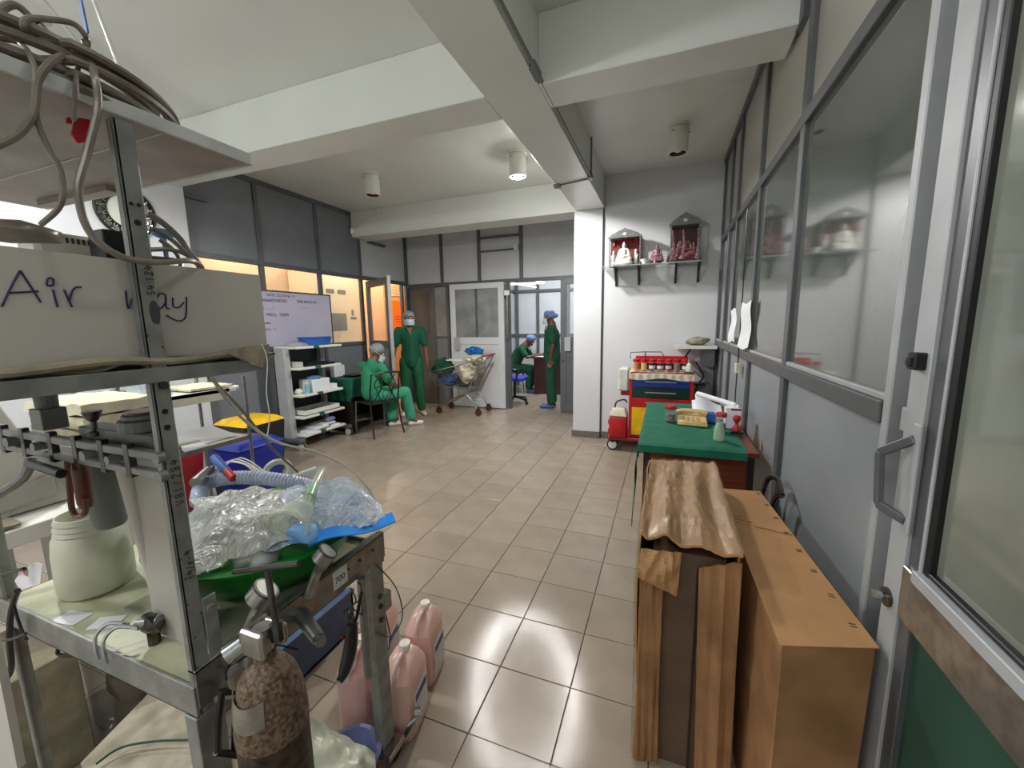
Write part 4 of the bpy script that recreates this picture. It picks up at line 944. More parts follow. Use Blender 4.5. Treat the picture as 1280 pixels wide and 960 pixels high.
t = thing('clear_container', 'tall clear plastic container with a white lid under the trolley', 'container', (-1.85, .8, 0))
bm = nb(); lathe(bm, (-1.86, .80, .003), [(.15, 0), (.155, .01), (.165, .32), (.16, .33)], 28); obj('body', bm, M['clear_box'], t, smooth=True)
bm = nb(); lathe(bm, (-1.86, .80, .33), [(.172, 0), (.175, .02), (.15, .03), (.14, .045), (.05, .05)], 28); obj('lid', bm, M['plastic_cream'], t, smooth=True)
obj('contents', ball(nb(), (-1.86, .8, .13), .12, (1, 1, .9), amp=.3), M['cardboard_dark'], t, smooth=True)
bm = nb(); box(bm, -2.12, -1.78, .38, .60, .003, .40); one('cardboard_carton', bm, M['cloth_dirty'], 'brown cardboard carton under the left end of the trolley', 'carton', bevel=.003)
bm = nb(); a = [aY(x, y, .30) for x, y in ((-12, 800), (0, 850), (22, 962), (-12, 962))]; prism(bm, a, V(0, .012, 0)); one('pale_board', bm, M['card_white'], 'pale upright board at the lower left corner of view', 'board')
t = thing('black_strap_clip', 'black plastic strap buckle hanging beside the near trolley post', 'strap', tuple(aX(285, 900, -.76)))
for x in (276, 297): obj('bar', tube(nb(), [aX(x+2, 862, -.765), aX(x-3, 900, -.765), aX(x-4, 942, -.765)], .006, 8), M['black'], t, smooth=True)
obj('bar', tube(nb(), [aX(270, 940, -.765), aX(298, 944, -.765)], .006, 8), M['black'], t); obj('bar', tube(nb(), [aX(276, 866, -.765), aX(300, 864, -.765)], .006, 8), M['black'], t)
# ---- floor: jugs, basins, crate
def jug(x, y, rz, lab, cap=True):
    t = thing('pink_jug', lab, 'jug', (0, 0, 0), 'pink liquid jugs')
    w2, d2_ = .085, .062
    bm = nb(); v = []
    secs = [(0, .9, .9, 0), (.012, 1, 1, 0), (.195, 1, 1, 0), (.222, .95, .97, 0), (.262, .48, .72, .014), (.278, .26, .36, .022)]
    n = 24; rings = []
    for z, sx, sy, sh in secs:
        rg = []
        for i in range(n):
            a = 2*PI*i/n; c, s = math.cos(a), math.sin(a); k = (abs(c)**5+abs(s)**5)**(-1/5)
            rg.append(bm.verts.new((c*k*w2*sx+sh, s*k*d2_*sy, z)))
        rings.append(rg)
    for a, b in zip(rings, rings[1:]):
        for i in range(n): bm.faces.new((a[i], a[(i+1) % n], b[(i+1) % n], b[i]))
    bm.faces.new(rings[0][::-1]); bm.faces.new(rings[-1]); obj('body', bm, M['pink_liquid'], t, smooth=True)
    obj('cap', lathe(nb(), (.022, 0, .276), [(.019, 0), (.02, .004), (.02, .022), (.017, .024)], 16), M['jug_cap'], t, smooth=True)
    obj('handle', tube(nb(), spline([(.01, 0, .272), (-.03, 0, .278), (-.066, 0, .258), (-.078, 0, .21)], 6), .010, 10), M['pink_shell'], t, smooth=True)
    bm = nb(); box(bm, -.055, .055, -d2_-.0012, -d2_-.0002, .045, .17); obj('label', bm, M['label_white'], t)
    bm = nb(); box(bm, -.045, .045, -d2_-.0018, -d2_-.0012, .13, .155); obj('label_band', bm, M['label_blue'], t)
    t.location = (x, y, 0); t.rotation_euler = (0, 0, rz); t['label'] = lab; return t
jug(-.835, 1.055, 1.75, 'pink liquid jug with white cap standing nearest the camera beside the far trolley leg')
jug(-.885, 1.265, 1.75, 'pink liquid jug with white cap at the rear right of the group')
jug(-1.0, 1.03, 1.75, 'pink liquid jug behind the far trolley leg, second from the camera')
jug(-1.09, 1.235, 1.8, 'pink liquid jug at the rear left of the group behind the cables')
bm = nb(); lathe(bm, (-.885, .83, .003), [(.062, 0), (.067, .004), (.088, .085), (.098, .089), (.098, .093), (.085, .093), (.062, .01)], 32, cap=False); box(bm, -.93, -.84, .79, .87, .004, .008)
one('lilac_basin', bm, M['lilac'], 'small lilac-blue basin on the floor beneath the trolley leg', 'basin', smooth=True)
t = thing('blue_crate', 'slate blue plastic crate on the floor left of the pink jugs', 'crate', (-1.35, 1.1, 0))
x0, x1, y0, y1 = -1.66, -1.34, .93, 1.36
for nm, a in (('side', (x0, x0+.015, y0, y1, .0, .20)), ('side', (x1-.015, x1, y0, y1, 0, .20)), ('end', (x0, x1, y0, y0+.015, 0, .20)), ('end', (x0, x1, y1-.015, y1, 0, .20)), ('base', (x0, x1, y0, y1, 0, .015)), ('rim', (x1-.02, x1+.012, y0, y1, .195, .21)), ('rim', (x0, x1, y0-.012, y0+.01, .195, .21))):
    obj(nm, box(nb(), *a), M['slate_blue'], t, bevel=.002)
bm = nb(); sheet(bm, lambda u, v: V(-1.18+.52*u, .62+.36*v+.02*noise.noise(V(u*4, v*4, 1)), .30-.20*u+.03*noise.noise(V(u*3, v*3, 7))), 24, 18, .004)
bm.free()
def fcloth(u, v):
    a, b, c, d = V(-.90, .66, .14), V(-.72, .76, .10), V(-.80, .85, .11), V(-1.0, .80, .22)
    p = (a*(1-u)+b*u)*(1-v)+(d*(1-u)+c*u)*v; return p + V(0, 0, .018*noise.noise(V(u*4, v*4, 3))+.008*noise.noise(V(u*11, v*9, 3)))
one('pale_green_cloth', sheet(nb(), fcloth, 24, 20, .004), M['plastic_cream'], 'pale green plastic sheet draped on the floor behind the gas cylinder', 'sheet', smooth=True)
# ================================================================ LEFT SIDE, MIDDLE DISTANCE
# round clock on the white wall
t = thing('wall_clock', 'round clock with ornate silver lattice rim on the white left wall', 'clock', (-4.29, 2.2, 2.42))
def disc(bm, c, r0, r1, x0, x1, n=40):
    R0 = [bm.verts.new((x0, c[0]+r0*math.cos(2*PI*i/n), c[1]+r0*math.sin(2*PI*i/n))) for i in range(n)]
    R1 = [bm.verts.new((x1, c[0]+r1*math.cos(2*PI*i/n), c[1]+r1*math.sin(2*PI*i/n))) for i in range(n)]
    for i in range(n): bm.faces.new((R0[i], R0[(i+1) % n], R1[(i+1) % n], R1[i]))
    return R0, R1
def yring(c, r, t_, x, m, par, nm):
    obj(nm, tube(nb(), [V(x, c[0]+r*math.cos(2*PI*i/48), c[1]+r*math.sin(2*PI*i/48)) for i in range(48)], t_, 8, closed=True), M[m], par, smooth=True)
cc = (2.2, 2.42)
yring(cc, .205, .012, -4.285, 'dark_chrome', t, 'outer_rim'); yring(cc, .135, .008, -4.285, 'dark_chrome', t, 'inner_rim')
obj('face', cyl(nb(), (-4.3, 2.2, 2.42), (-4.29, 2.2, 2.42), .135, n=40), M['plastic_white'], t)
obj('rim_back', cyl(nb(), (-4.3, 2.2, 2.42), (-4.294, 2.2, 2.42), .20, n=40), M['dark_chrome'], t)
bm = nb()
for i in range(36):
    a = 2*PI*i/36; b = a+.12*(1 if i % 2 else -1)
    p = V(-4.284, 2.2+.14*math.cos(a), 2.42+.14*math.sin(a)); q = V(-4.284, 2.2+.2*math.cos(b), 2.42+.2*math.sin(b)); bar(bm, p, q, .006, .006)
    ball(bm, p*.5+q*.5, .011, (.5, 1, 1), sub=1)
tag(obj('lattice', bm, M['chrome'], t), kind='stuff')
for a, l in ((1.2, .08), (-.6, .11)): obj('hand', bar(nb(), (-4.286, 2.2, 2.42), (-4.286, 2.2+l*math.cos(a), 2.42+l*math.sin(a)), .006, .002), M['black'], t)
# whiteboard leaning on the partition
t = thing('whiteboard', 'pale lilac whiteboard with faint handwritten headings behind the endoscopy cart', 'whiteboard', (-4.33, 3.8, 1.2))
obj('board', box(nb(), -4.345, -4.33, 3.18, 4.40, 1.21, 1.86), M['white_board'], t)
for a in ((3.17, 4.41, 1.20, 1.215), (3.17, 4.41, 1.855, 1.87), (3.165, 3.18, 1.2, 1.87), (4.40, 4.413, 1.2, 1.87)): obj('frame', box(nb(), -4.35, -4.322, *a), M['frame_dark'], t)
TX_ = lambda s, y, z, h, m='ink': text('lettering', s, M[m], t, (-4.3285, y, z), (0, 1, 0), (0, 0, 1), h, .0004)
TX_('DATE: 22.2.24 No: 15', 3.46, 1.80, .042); TX_('T  ANAESTHETIST', 3.33, 1.735, .05, 'ink_black'); TX_('TIME BEING UP', 3.86, 1.74, .046, 'ink_black')
TX_('Dr. ( ......... )', 3.33, 1.65, .042); TX_('TO  MISCL.  ITEMS', 3.33, 1.57, .05, 'ink_black')
TX_('saline', 3.40, 1.48, .034, 'ink'); TX_('glove   6 x', 3.40, 1.41, .034, 'red'); TX_('x    x    x', 3.92, 1.67, .034, 'red')
# endoscopy style cart, open side to the room, turned slightly
A0, A1 = V(-3.97, 3.47, 0), V(-3.93, 4.15, 0)      # front corners on the floor
ct = thing('instrument_cart', 'grey upright equipment cart with five white shelves and green corner clips', 'cart', (-4.1, 3.8, 0))
xf, xb, y0, y1 = -3.93, -4.3, 3.47, 4.08
obj('column', box(nb(), -4.22, -4.06, 3.38, 3.46, .12, 1.2), M['frame_light'], ct, bevel=.006)
obj('column', box(nb(), -4.32, -4.24, 3.38, 3.44, .12, 1.2), M['frame_grey'], ct, bevel=.004)
obj('column', box(nb(), -4.26, -4.2, 4.04, 4.10, .12, 1.2), M['frame_light'], ct, bevel=.004)
obj('back_panel', box(nb(), -4.31, -4.30, 3.44, 4.08, .2, 1.18), M['frame_dark'], ct)
SHZ = [1.185, .94, .62, .36, .14]
for i, z in enumerate(SHZ):
    s_ = obj('shelf', box(nb(), xb, xf, y0-.02, y1+(.03 if i else .06), z, z+.028), M['plastic_white'], ct, bevel=.004)
    obj('green_clip', box(nb(), xf-.03, xf+.003, y0+.22, y0+.30, z-.002, z+.0285), M['drape_dark'], s_)
obj('base', box(nb(), -4.33, -3.9, 3.36, 3.44, .09, .14), M['frame_grey'], ct, bevel=.01); obj('base', box(nb(), -4.33, -3.88, 4.09, 4.17, .09, .14), M['frame_grey'], ct, bevel=.01)
for x, y in ((-3.93, 3.40), (-4.3, 3.40), (-3.91, 4.13), (-4.3, 4.13)):
    c_ = obj('caster', cyl(nb(), (x, y-.02, .045), (x, y+.02, .045), .045, n=18), M['wheel'], ct, smooth=True); obj('tyre', cyl(nb(), (x, y-.012, .045), (x, y+.012, .045), .0465, n=18), M['rubber'], c_, smooth=True)
bm = nb(); lathe(bm, (-4.08, 3.86, 1.214), [(.17, 0), (.178, .004), (.203, .092), (.218, .094), (.218, .1), (.198, .1), (.168, .01)], 36, sx=.75, sy=1.08, cap=False); box(bm, -4.18, -3.98, 3.74, 3.98, 1.215, 1.222)
one('blue_basin', bm, M['blue_mid'], 'wide blue plastic basin on top of the white-shelved cart', 'basin', smooth=True)
bm = nb(); ball(bm, (-4.1, 3.6, 1.216), .12, (1, 1.2, .45)); 
for v in bm.verts: v.co.z = max(v.co.z, 1.2145)
one('grey_cover', bm, M['panel_grey'], 'low grey rounded cover beside the blue basin on the cart', 'cover', smooth=True)
bm = nb(); box(bm, -4.22, -3.97, 3.6, 4.05, .969, .995); box(bm, -4.2, -4.0, 3.66, 3.98, .995, 1.01); one('black_laptop', bm, M['black'], 'flat black device on the second shelf of the cart', 'device', bevel=.003)
bm = nb(); box(bm, -4.2, -4.0, 3.49, 3.58, .969, 1.03); one('beige_box', bm, M['card_white'], 'small beige box at the left end of the second cart shelf', 'box', bevel=.003)
bm = nb(); box(bm, -4.19, -3.97, 3.66, 3.93, .649, .80); t2 = one('glove_carton', bm, M['paper'], 'white carton with crumpled blue film on top on the middle cart shelf', 'carton', bevel=.003)
obj('blue_film', ball(nb(), (-4.07, 3.78, .815), .08, (1, 1.2, .3), amp=.5), M['blue_item'], t2, smooth=True)
t2 = thing('pump_bottle', 'small pale blue pump bottle on the middle cart shelf', 'bottle', (-3.99, 3.60, .649))
obj('body', lathe(nb(), (-3.99, 3.60, .649), [(.03, 0), (.032, .01), (.032, .09), (.014, .11)], 16), M['sanitizer_blue'], t2, smooth=True)
bm = nb(); lathe(bm, (-3.99, 3.60, .759), [(.014, 0), (.014, .02), (.006, .022), (.006, .045)], 12); box(bm, -3.995, -3.96, 3.595, 3.605, .803, .812); obj('pump', bm, M['plastic_white'], t2, smooth=True)
bm = nb(); box(bm, -4.16, -3.98, 3.94, 4.06, .649, .71); one('small_carton', bm, M['paper'], 'small white carton at the right end of the middle cart shelf', 'carton', bevel=.002)
bm = nb(); ball(bm, (-4.05, 3.53, .68), .045, (1, 1, .8), amp=.3); one('white_cloth_ball', bm, M['plastic_white'], 'crumpled white cloth at the left end of the middle cart shelf', 'cloth', smooth=True)
t2 = thing('instrument_tray', 'white framed tray with grey inside on the fourth cart shelf', 'tray', (-4.1, 3.75, .389))
obj('base', box(nb(), -4.24, -3.95, 3.5, 4.04, .389, .40), M['frame_dark'], t2)
for a in ((-3.97, -3.95, 3.5, 4.04), (-4.24, -4.22, 3.5, 4.04), (-4.22, -3.97, 3.5, 3.52), (-4.22, -3.97, 4.02, 4.04)): obj('side', box(nb(), *a, .40, .45), M['plastic_white'], t2)
random.seed(2)
for k in range(4):
    bm = nb(); y = 3.52+.12*k; box(bm, -4.18, -3.96+.01*(k % 2), y, y+.2 if k < 3 else y+.14, .169+.021*(k % 3), .188+.021*(k % 3))
    one('file_folder', bm, M['paper' if k % 2 else 'label_white'], ['white folder lowest at the left of the bottom cart shelf', 'second white folder from the left on the bottom cart shelf', 'topmost white folder in the middle of the bottom cart shelf', 'white folder at the right of the bottom cart shelf'][k], 'folder', 'folders on the bottom shelf', bevel=.001)
bm = nb(); ball(bm, (-4.02, 3.93, .262), .055, (1, 1.5, .5), amp=.3); one('lilac_cloth', bm, M['lilac'], 'folded lilac cloth at the right end of the bottom cart shelf', 'cloth', smooth=True)
bm = nb(); ball(bm, (-4.12, 3.9, .318), .04, (1, 2, .5), amp=.3); one('maroon_cloth', bm, M['statue_pink'], 'maroon patterned cloth under the white tray on the cart', 'cloth', smooth=True)
# ---- wire-framed stainless trolley close by
st = thing('stainless_trolley', 'stainless two-level trolley with thin upright poles left of the bins', 'trolley', (-2.8, 1.7, 0))
SX0, SX1, SY0, SY1 = -3.1, -2.62, 1.22, 1.86
for x in (SX0, SX1):
    for y in (SY0, SY1): obj('pole', cyl(nb(), (x, y, .03), (x, y, 1.12), .011, n=10), M['steel'], st, smooth=True)
obj('pole', cyl(nb(), (SX1-.02, SY0-.02, .03), (SX1-.02, SY0-.02, 1.4), .014, n=10), M['chrome'], st, smooth=True)
bm = nb(); pts = []
for cx, cy, a in ((SX1-.03, SY0, -PI/2), (SX1-.12, SY1-.1, 0), (SX0+.12, SY1-.1, PI/2), (SX0, SY0, PI)):
    r = .03 if cy == SY0 else .12
    for k in range(7): pts.append(V(cx+r*math.cos(a+k*PI/12), cy+(0 if cy == SY0 else r*math.sin(a+k*PI/12)), 1.03))
prism(bm, pts, V(0, 0, .02)); obj('upper_tray', bm, M['plastic_white'], st)
obj('upper_skirt', box(nb(), SX1-.012, SX1, SY0, SY1-.1, .985, 1.05), M['plastic_cream'], st)
obj('lower_tray', box(nb(), SX0, SX1, SY0, SY1, .70, .712), M['plastic_cream'], st); obj('lower_rim', box(nb(), SX1, SX1+.008, SY0, SY1, .688, .715), M['steel'], st)
obj('lower_rim', box(nb(), SX0, SX1, SY1, SY1+.008, .688, .715), M['steel'], st)
for x in (SX0, SX1):
    for y in (SY0, SY1): obj('wheel', cyl(nb(), (x-.012, y, .03), (x+.012, y, .03), .03, n=14), M['rubber'], st, smooth=True)
bm = nb(); sheet(bm, lambda u, v: V(SX1-.03-.3*u, 1.55+.26*v, 1.058+.008*abs(noise.noise(V(u*6, v*6, 2)))), 12, 12, .012); one('folded_white_cloth', bm, M['cloth_cream'], 'folded cream cloth on the rounded end of the stainless trolley top', 'cloth', smooth=True)
bm = nb(); ball(bm, (-2.8, 1.38, 1.10), .09, (1, 1.6, .55), amp=.5); one('clear_pack', bm, M['film_blue'], 'crumpled clear and pale blue packet on the stainless trolley top', 'packet', smooth=True)
bm = nb(); sheet(bm, lambda u, v: V(-2.68-.28*u, 1.42+.40*v, .716+.05*u*v), 6, 6, .003); one('grey_chart', bm, M['panel_pale'], 'grey and white printed sheet on the lower tray of the stainless trolley', 'sheet', smooth=True)
t2 = thing('desk_phone_grey', 'grey handset device lying on the lower stainless tray', 'device', (-2.7, 1.4, .713))
obj('body', box(nb(), -2.78, -2.64, 1.34, 1.46, .713, .75), M['plastic_grey'], t2, bevel=.006); obj('grip', cyl(nb(), (-2.65, 1.36, .77), (-2.65, 1.56, .76), .014, n=10), M['plastic_white'], t2, smooth=True)
bm = nb(); box(bm, -2.73, -2.63, 1.46, 1.60, .713, .722); one('note_pad', bm, M['paper'], 'small white pad at the front edge of the lower stainless tray', 'pad')
# ---- pedal bins
def bin_(nm, x, y, w_, d, h, m, lm, lab, dome=.05):
    t = thing(nm, lab, 'bin', (x, y, 0), 'pedal bins')
    bm = nb(); hexa(bm, [V(x+a*w_*.42, y+b*d*.42, .01) for a, b in ((-1, -1), (1, -1), (1, 1), (-1, 1))]+[V(x+a*w_*.5, y+b*d*.5, h) for a, b in ((-1, -1), (1, -1), (1, 1), (-1, 1))])
    obj('body', bm, M[m], t, bevel=.02, smooth=True, seg=2)
    bm = nb(); hexa(bm, [V(x+a*w_*.53, y+b*d*.53, h) for a, b in ((-1, -1), (1, -1), (1, 1), (-1, 1))]+[V(x+a*w_*.38, y+b*d*.38, h+dome) for a, b in ((-1, -1), (1, -1), (1, 1), (-1, 1))])
    obj('lid', bm, M[lm], t, bevel=.015, smooth=True, seg=2)
    obj('pedal', box(nb(), x+w_*.42, x+w_*.55, y-.04, y+.04, .02, .035), M['black'], t)
bin_('blue_bin', -3.28, 2.28, .42, .40, .47, 'blue', 'blue', 'blue plastic pedal bin behind the stainless trolley')
bin_('red_bin', -3.5, 1.76, .42, .42, .54, 'dark_red', 'black', 'dark red bin with black lid behind the stainless trolley')
bin_('yellow_bin', -3.72, 2.66, .42, .42, .54, 'black', 'yellow', 'black bin with bright yellow lid right of the blue bin')
# ---- far left: white table, ventilator, towels
t = thing('white_table', 'white-topped side table at the far left edge', 'table', (-2.2, .9, 0))
obj('top', box(nb(), -2.85, -1.98, .30, .82, .725, .785), M['plastic_white'], t, bevel=.003)
for x in (-2.8, -2.05):
    for y in (.34, .78): obj('leg', box(nb(), x-.02, x+.02, y-.02, y+.02, 0, .725), M['frame_light'], t)
t = thing('white_machine', 'large white enclosed medical machine standing on the white table at left', 'machine', (-2.4, .6, .785))
bm = nb(); hexa(bm, [V(-2.75, .35, .786), V(-2.12, .35, .786), V(-2.12, .79, .786), V(-2.75, .79, .786), V(-2.7, .35, 1.22), V(-2.2, .35, 1.22), V(-2.2, .66, 1.22), V(-2.7, .66, 1.22)])
obj('body', bm, M['card_white'], t, bevel=.02, smooth=True, seg=2)
obj('front_panel', prism(nb(), [V(-2.118, .45, .80), V(-2.118, .74, .83), V(-2.125, .74, .90), V(-2.125, .45, .87)], V(.006, 0, 0)), M['panel_cream'], t)
for k in range(3):
    def tw(u, v, k=k):
        return V(-2.55+.42*u, .85+.27*v, 1.03+.055*k+.012*noise.noise(V(u*5, v*4, k*3)))
    one('folded_towel', sheet(nb(), tw, 14, 14, .045), M['cloth_cream'], ['lowest folded cream towel in the stack behind the manifold', 'middle folded cream towel in the stack behind the manifold', 'topmost folded cream towel in the stack behind the manifold'][k], 'towel', 'stacked cream towels', smooth=True)
t = thing('towel_cabinet', 'low white cabinet carrying the stack of cream towels', 'cabinet', (-2.3, 1.0, 0))
obj('body', box(nb(), -2.6, -2.08, .83, 1.14, .0, .975), M['panel_cream'], t, bevel=.004); obj('door', box(nb(), -2.079, -2.065, .85, 1.12, .05, .95), M['plastic_white'], t, bevel=.003)
bm = nb(); sheet(bm, lambda u, v: V(-1.99-.1*u, .30+.3*v, .79+.03*abs(noise.noise(V(u*5, v*6, 3)))), 12, 16, .01); one('blanket', bm, M['cloth_dirty'], 'crumpled beige cloth on the white table edge behind the tub', 'cloth', smooth=True)
# ================================================================ FAR LEFT DESK GROUP
t = thing('reception_desk', 'dark desk along the left partition behind the cart', 'desk', (-4.1, 4.6, 0))
DX0, DX1, DY0, DY1 = -4.36, -3.93, 4.24, 5.05
obj('top', box(nb(), DX0, DX1, DY0, DY1, .70, .73), M['wood_dark'], t)
for a in ((DX0, DX1, DY0+.01, DY0+.03), (DX0, DX1, DY1-.03, DY1-.01)): obj('side_panel', box(nb(), *a, 0, .70), M['wood_dark'], t)
obj('back_panel', box(nb(), DX0+.02, DX0+.04, DY0+.03, DY1-.03, .1, .70), M['wood_dark'], t)
def drape(name, x0, x1, y0, y1, z, hx0, hx1, hy0, hy1, m, lab, seed=0, n=46, amp=.006):
    """cloth lying on a table and hanging over the sides by the four given lengths"""
    def fold(s, lo, hi, hlo, hhi):
        if s < lo: return lo-.006, min(lo-s, hlo)
        if s > hi: return hi+.006, min(s-hi, hhi)
        return s, 0
    def fn(u, v):
        sx = (x0-hx0)+(x1-x0+hx0+hx1)*u; sy = (y0-hy0)+(y1-y0+hy0+hy1)*v
        px_, dx = fold(sx, x0, x1, hx0, hx1); py, dy = fold(sy, y0, y1, hy0, hy1)
        d = max(dx, dy); w_ = .012*math.sin((sy if dx > dy else sx)*21+seed+2*noise.noise(V(sx*3, sy*3, seed)))*min(1, d/.12)
        nx = (1 if sx > x1 else -1 if sx < x0 else 0)*(dx >= dy and dx > 0); ny = (1 if sy > y1 else -1 if sy < y0 else 0)*(dy > dx)
        return V(px_+nx*(abs(w_)+.004*(d > 0)), py+ny*(abs(w_)+.004*(d > 0)), z+.003-d+(amp*abs(noise.noise(V(sx*5, sy*5, seed))) if d == 0 else 0))
    return one(name, sheet(nb(), fn, n, n, .003), M[m], lab, 'cloth', smooth=True)
drape('green_cloth', DX0+.02, DX1, DY0, DY1-.02, .73, 0, .25, .30, 0, 'drape_dark', 'dark green cloth draped over the desk by the left partition')
bm = nb(); box(bm, -4.2, -4.0, 4.4, 4.62, .742, .765); one('black_book', bm, M['black'], 'black book on the green cloth of the left desk', 'book', bevel=.002)
bm = nb(); sheet(bm, lambda u, v: V(-4.22+.2*u, 4.66+.26*v, .744+.02*abs(noise.noise(V(u*5, v*5, 6)))), 10, 10, .004); one('papers', bm, M['paper'], 'loose white papers on the green cloth near the seated person', 'papers', smooth=True)
bm = nb(); box(bm, -4.32, -4.25, 4.3, 4.5, .742, .90); one('white_bottle_box', bm, M['paper'], 'upright white box against the partition on the left desk', 'box', bevel=.004)
# metal chair of the seated person
def metal_chair(lab, C, A, arms=False):
    """wrought metal chair; local +y = forward"""
    t = thing('metal_chair', lab, 'chair', (0, 0, 0), 'metal chairs')
    w_ = .2
    obj('seat', box(nb(), -w_, w_, -.19, .2, .425, .445), M['black_matte'], t, bevel=.008)
    for s in (-1, 1):
        obj('leg', tube(nb(), spline([V(s*w_, -.19, .44), V(s*(w_+.01), -.22, .2), V(s*(w_+.02), -.27, .0)], 4), .011, 8), M['black'], t, smooth=True)
        obj('leg', tube(nb(), spline([V(s*w_, .19, .44), V(s*(w_+.01), .2, .2), V(s*(w_+.01), .22, .0)], 4), .011, 8), M['steel'], t, smooth=True)
        obj('back_post', tube(nb(), spline([V(s*w_, -.19, .43), V(s*(w_+.005), -.215, .62), V(s*w_, -.26, .83)], 4), .011, 8), M['black'], t, smooth=True)
        obj('scroll', tube(nb(), spline([V(s*.03, -.2, .45), V(s*.09, -.215, .55), V(s*.05, -.235, .68), V(s*.14, -.255, .81)], 5), .008, 6), M['black'], t, smooth=True)
        obj('scroll', tube(nb(), spline([V(s*.17, -.2, .45), V(s*.1, -.21, .58), V(s*.15, -.23, .7), V(s*.06, -.255, .82)], 5), .007, 6), M['black'], t, smooth=True)
    obj('top_rail', tube(nb(), spline([V(-w_, -.26, .83), V(0, -.285, .85), V(w_, -.26, .83)], 5), .013, 8), M['black'], t, smooth=True)
    obj('stretcher', cyl(nb(), (-w_, -.235, .2), (w_, -.235, .2), .007, n=6), M['black'], t)
    t.location = C; t.rotation_euler = (0, 0, A); return t
ch = metal_chair('black wrought metal chair under the seated person at the left desk', (-3.60, 4.35, 0), math.atan2(.36, -.93)-PI/2)
# ================================================================ PEOPLE
def person(lab, loc, face, J, top, pants, cap, mask, skin, shoe, hs=1., long_sleeve=False, bun=False, sandals=False, sit=False):
    """J: joints in local frame, x = right, y = forward, z = up"""
    t = thing('person', lab, 'person', (0, 0, 0))
    j = {k: Vector(v) for k, v in J.items()}
    H = j['head']; hd = j.get('look', V(0, 1, 0)).normalized(); up = j.get('up', V(0, 0, 1)).normalized(); rt = hd.cross(up).normalized(); up = rt.cross(hd)
    loc_ = lambda a, b, c: H + rt*a + hd*b + up*c
    prims = [(loc_(0, -.012, .02), (.078, .09, .098)), (loc_(0, .03, -.05), (.05, .05, .06)), (loc_(0, .01, -.01), (.068, .083, .10))]
    prims += [(loc_(0, .088, -.005), loc_(0, .108, -.03), .008, .014)]                       # nose
    prims += [(loc_(s*.078, -.005, -.005), (.012, .018, .03)) for s in (-1, 1)]               # ears
    prims += [(loc_(0, -.02, -.06), j['neck'], .048, .055), (j['neck'], j['chest'], .07, .11), (j['chest'], j['pelvis'], .115, .12)]
    for s in 'LR':
        prims += [(j['chest'], j['sh'+s], .09, .055), (j['sh'+s], j['el'+s], .048, .036), (j['el'+s], j['wr'+s], .036, .024),
                  (j['pelvis'], j['hip'+s], .10, .085), (j['hip'+s], j['kn'+s], .08, .054), (j['kn'+s], j['an'+s], .052, .032), (j['an'+s], j['toe'+s]*.6+j['an'+s]*.4-V(0, 0, .03), .034, .03)]
        # hand: palm, four fingers, thumb
        wr = j['wr'+s]; d = (wr-j['el'+s]).normalized(); hdv = j.get('hd'+s, d); hdv = hdv.normalized()
        sd = hdv.cross(V(1, 0, 0) if abs(hdv.x) < .8 else V(0, 0, 1)).normalized(); nn = hdv.cross(sd)
        pm = wr+hdv*.045
        prims += [(wr+hdv*.01+sd*.012, pm+sd*.022, .018, .014), (wr+hdv*.01-sd*.012, pm-sd*.022+hdv*.01, .018, .014), (wr, pm+hdv*.02, .02, .015)]
        for q, (o_, l) in enumerate(((.033, .058), (.011, .07), (-.011, .066), (-.033, .05))):
            a = pm+sd*o_+hdv*.025; b = a+hdv*l*.5+nn*.006; c = b+hdv*l*.42+nn*.018; prims += [(a, b, .0098, .009), (b, c, .009, .0078)]
        a = wr+hdv*.015+sd*.025; b = a+hdv*.03+sd*.025; c = b+hdv*.03+sd*.004+nn*.008; prims += [(a, b, .012, .0105), (b, c, .0105, .009)]
    fused('body', prims, M[skin], t, .0085, 3)
    for s in (-1, 1):
        obj('eye', ball(nb(), loc_(s*.03, .074, .012), .013, sub=2), M['eye'], t, smooth=True); obj('iris', ball(nb(), loc_(s*.03, .0855, .012), .0055, sub=1), M['black'], t)
        obj('eyebrow', tube(nb(), [loc_(s*.014, .088, .032), loc_(s*.032, .088, .037), loc_(s*.05, .078, .031)], .0045, 5), M['black'], t)
    # surgical cap
    cp = [(loc_(0, -.022, .045), (.092, .102, .082)), (loc_(0, -.05, .02), (.08, .075, .075))]
    if bun: cp.append((loc_(0, -.115, -.005), (.045, .045, .042)))
    fused('surgical_cap', cp, M[cap], t, .009, 2)
    if mask:
        def mk(u, v):
            a = (u-.5)*2.5; r = .088+.020*math.cos(a)**2*(1-abs(v-.5)); return loc_(r*math.sin(a)*.93, .006+r*math.cos(a)*1.08, -.098+.088*v+.004*math.sin(v*9))
        obj('face_mask', sheet(nb(), mk, 14, 8, .003), M['mask_blue'], t, smooth=True)
        for s in (-1, 1): obj('mask_string', tube(nb(), spline([loc_(s*.082, .03, -.02), loc_(s*.096, -.03, .0), loc_(s*.06, -.11, .03), loc_(0, -.127, .035)], 5), .0028, 5), M['mask_blue'], t, smooth=True)
    # shirt
    pr = [(j['neck']-V(0, 0, .045), j['chest'], .082, .135), (j['chest'], j['pelvis']+V(0, 0, .03), .135, .142), (j['chest']+V(0, .01, .0), (.155, .115, .14)), (j['pelvis']+V(0, 0, .06), (.165, .13, .13))]
    if sit: pr += [(j['neck']-V(0, .01, .005), j['chest'], .068, .13)]
    if not sit: pr += [(j['pelvis']+V(0, 0, .02), j['pelvis']-V(0, 0, .06), .145, .148)]
    for s in 'LR':
        e = j['sh'+s]*.25+j['el'+s]*.75 if not long_sleeve else j['el'+s]
        pr += [(j['chest']+V(0, 0, .03), j['sh'+s], .11, .066), (j['sh'+s], e, .066, .062)]
        if long_sleeve: pr += [(j['el'+s], j['wr'+s], .056, .05)]
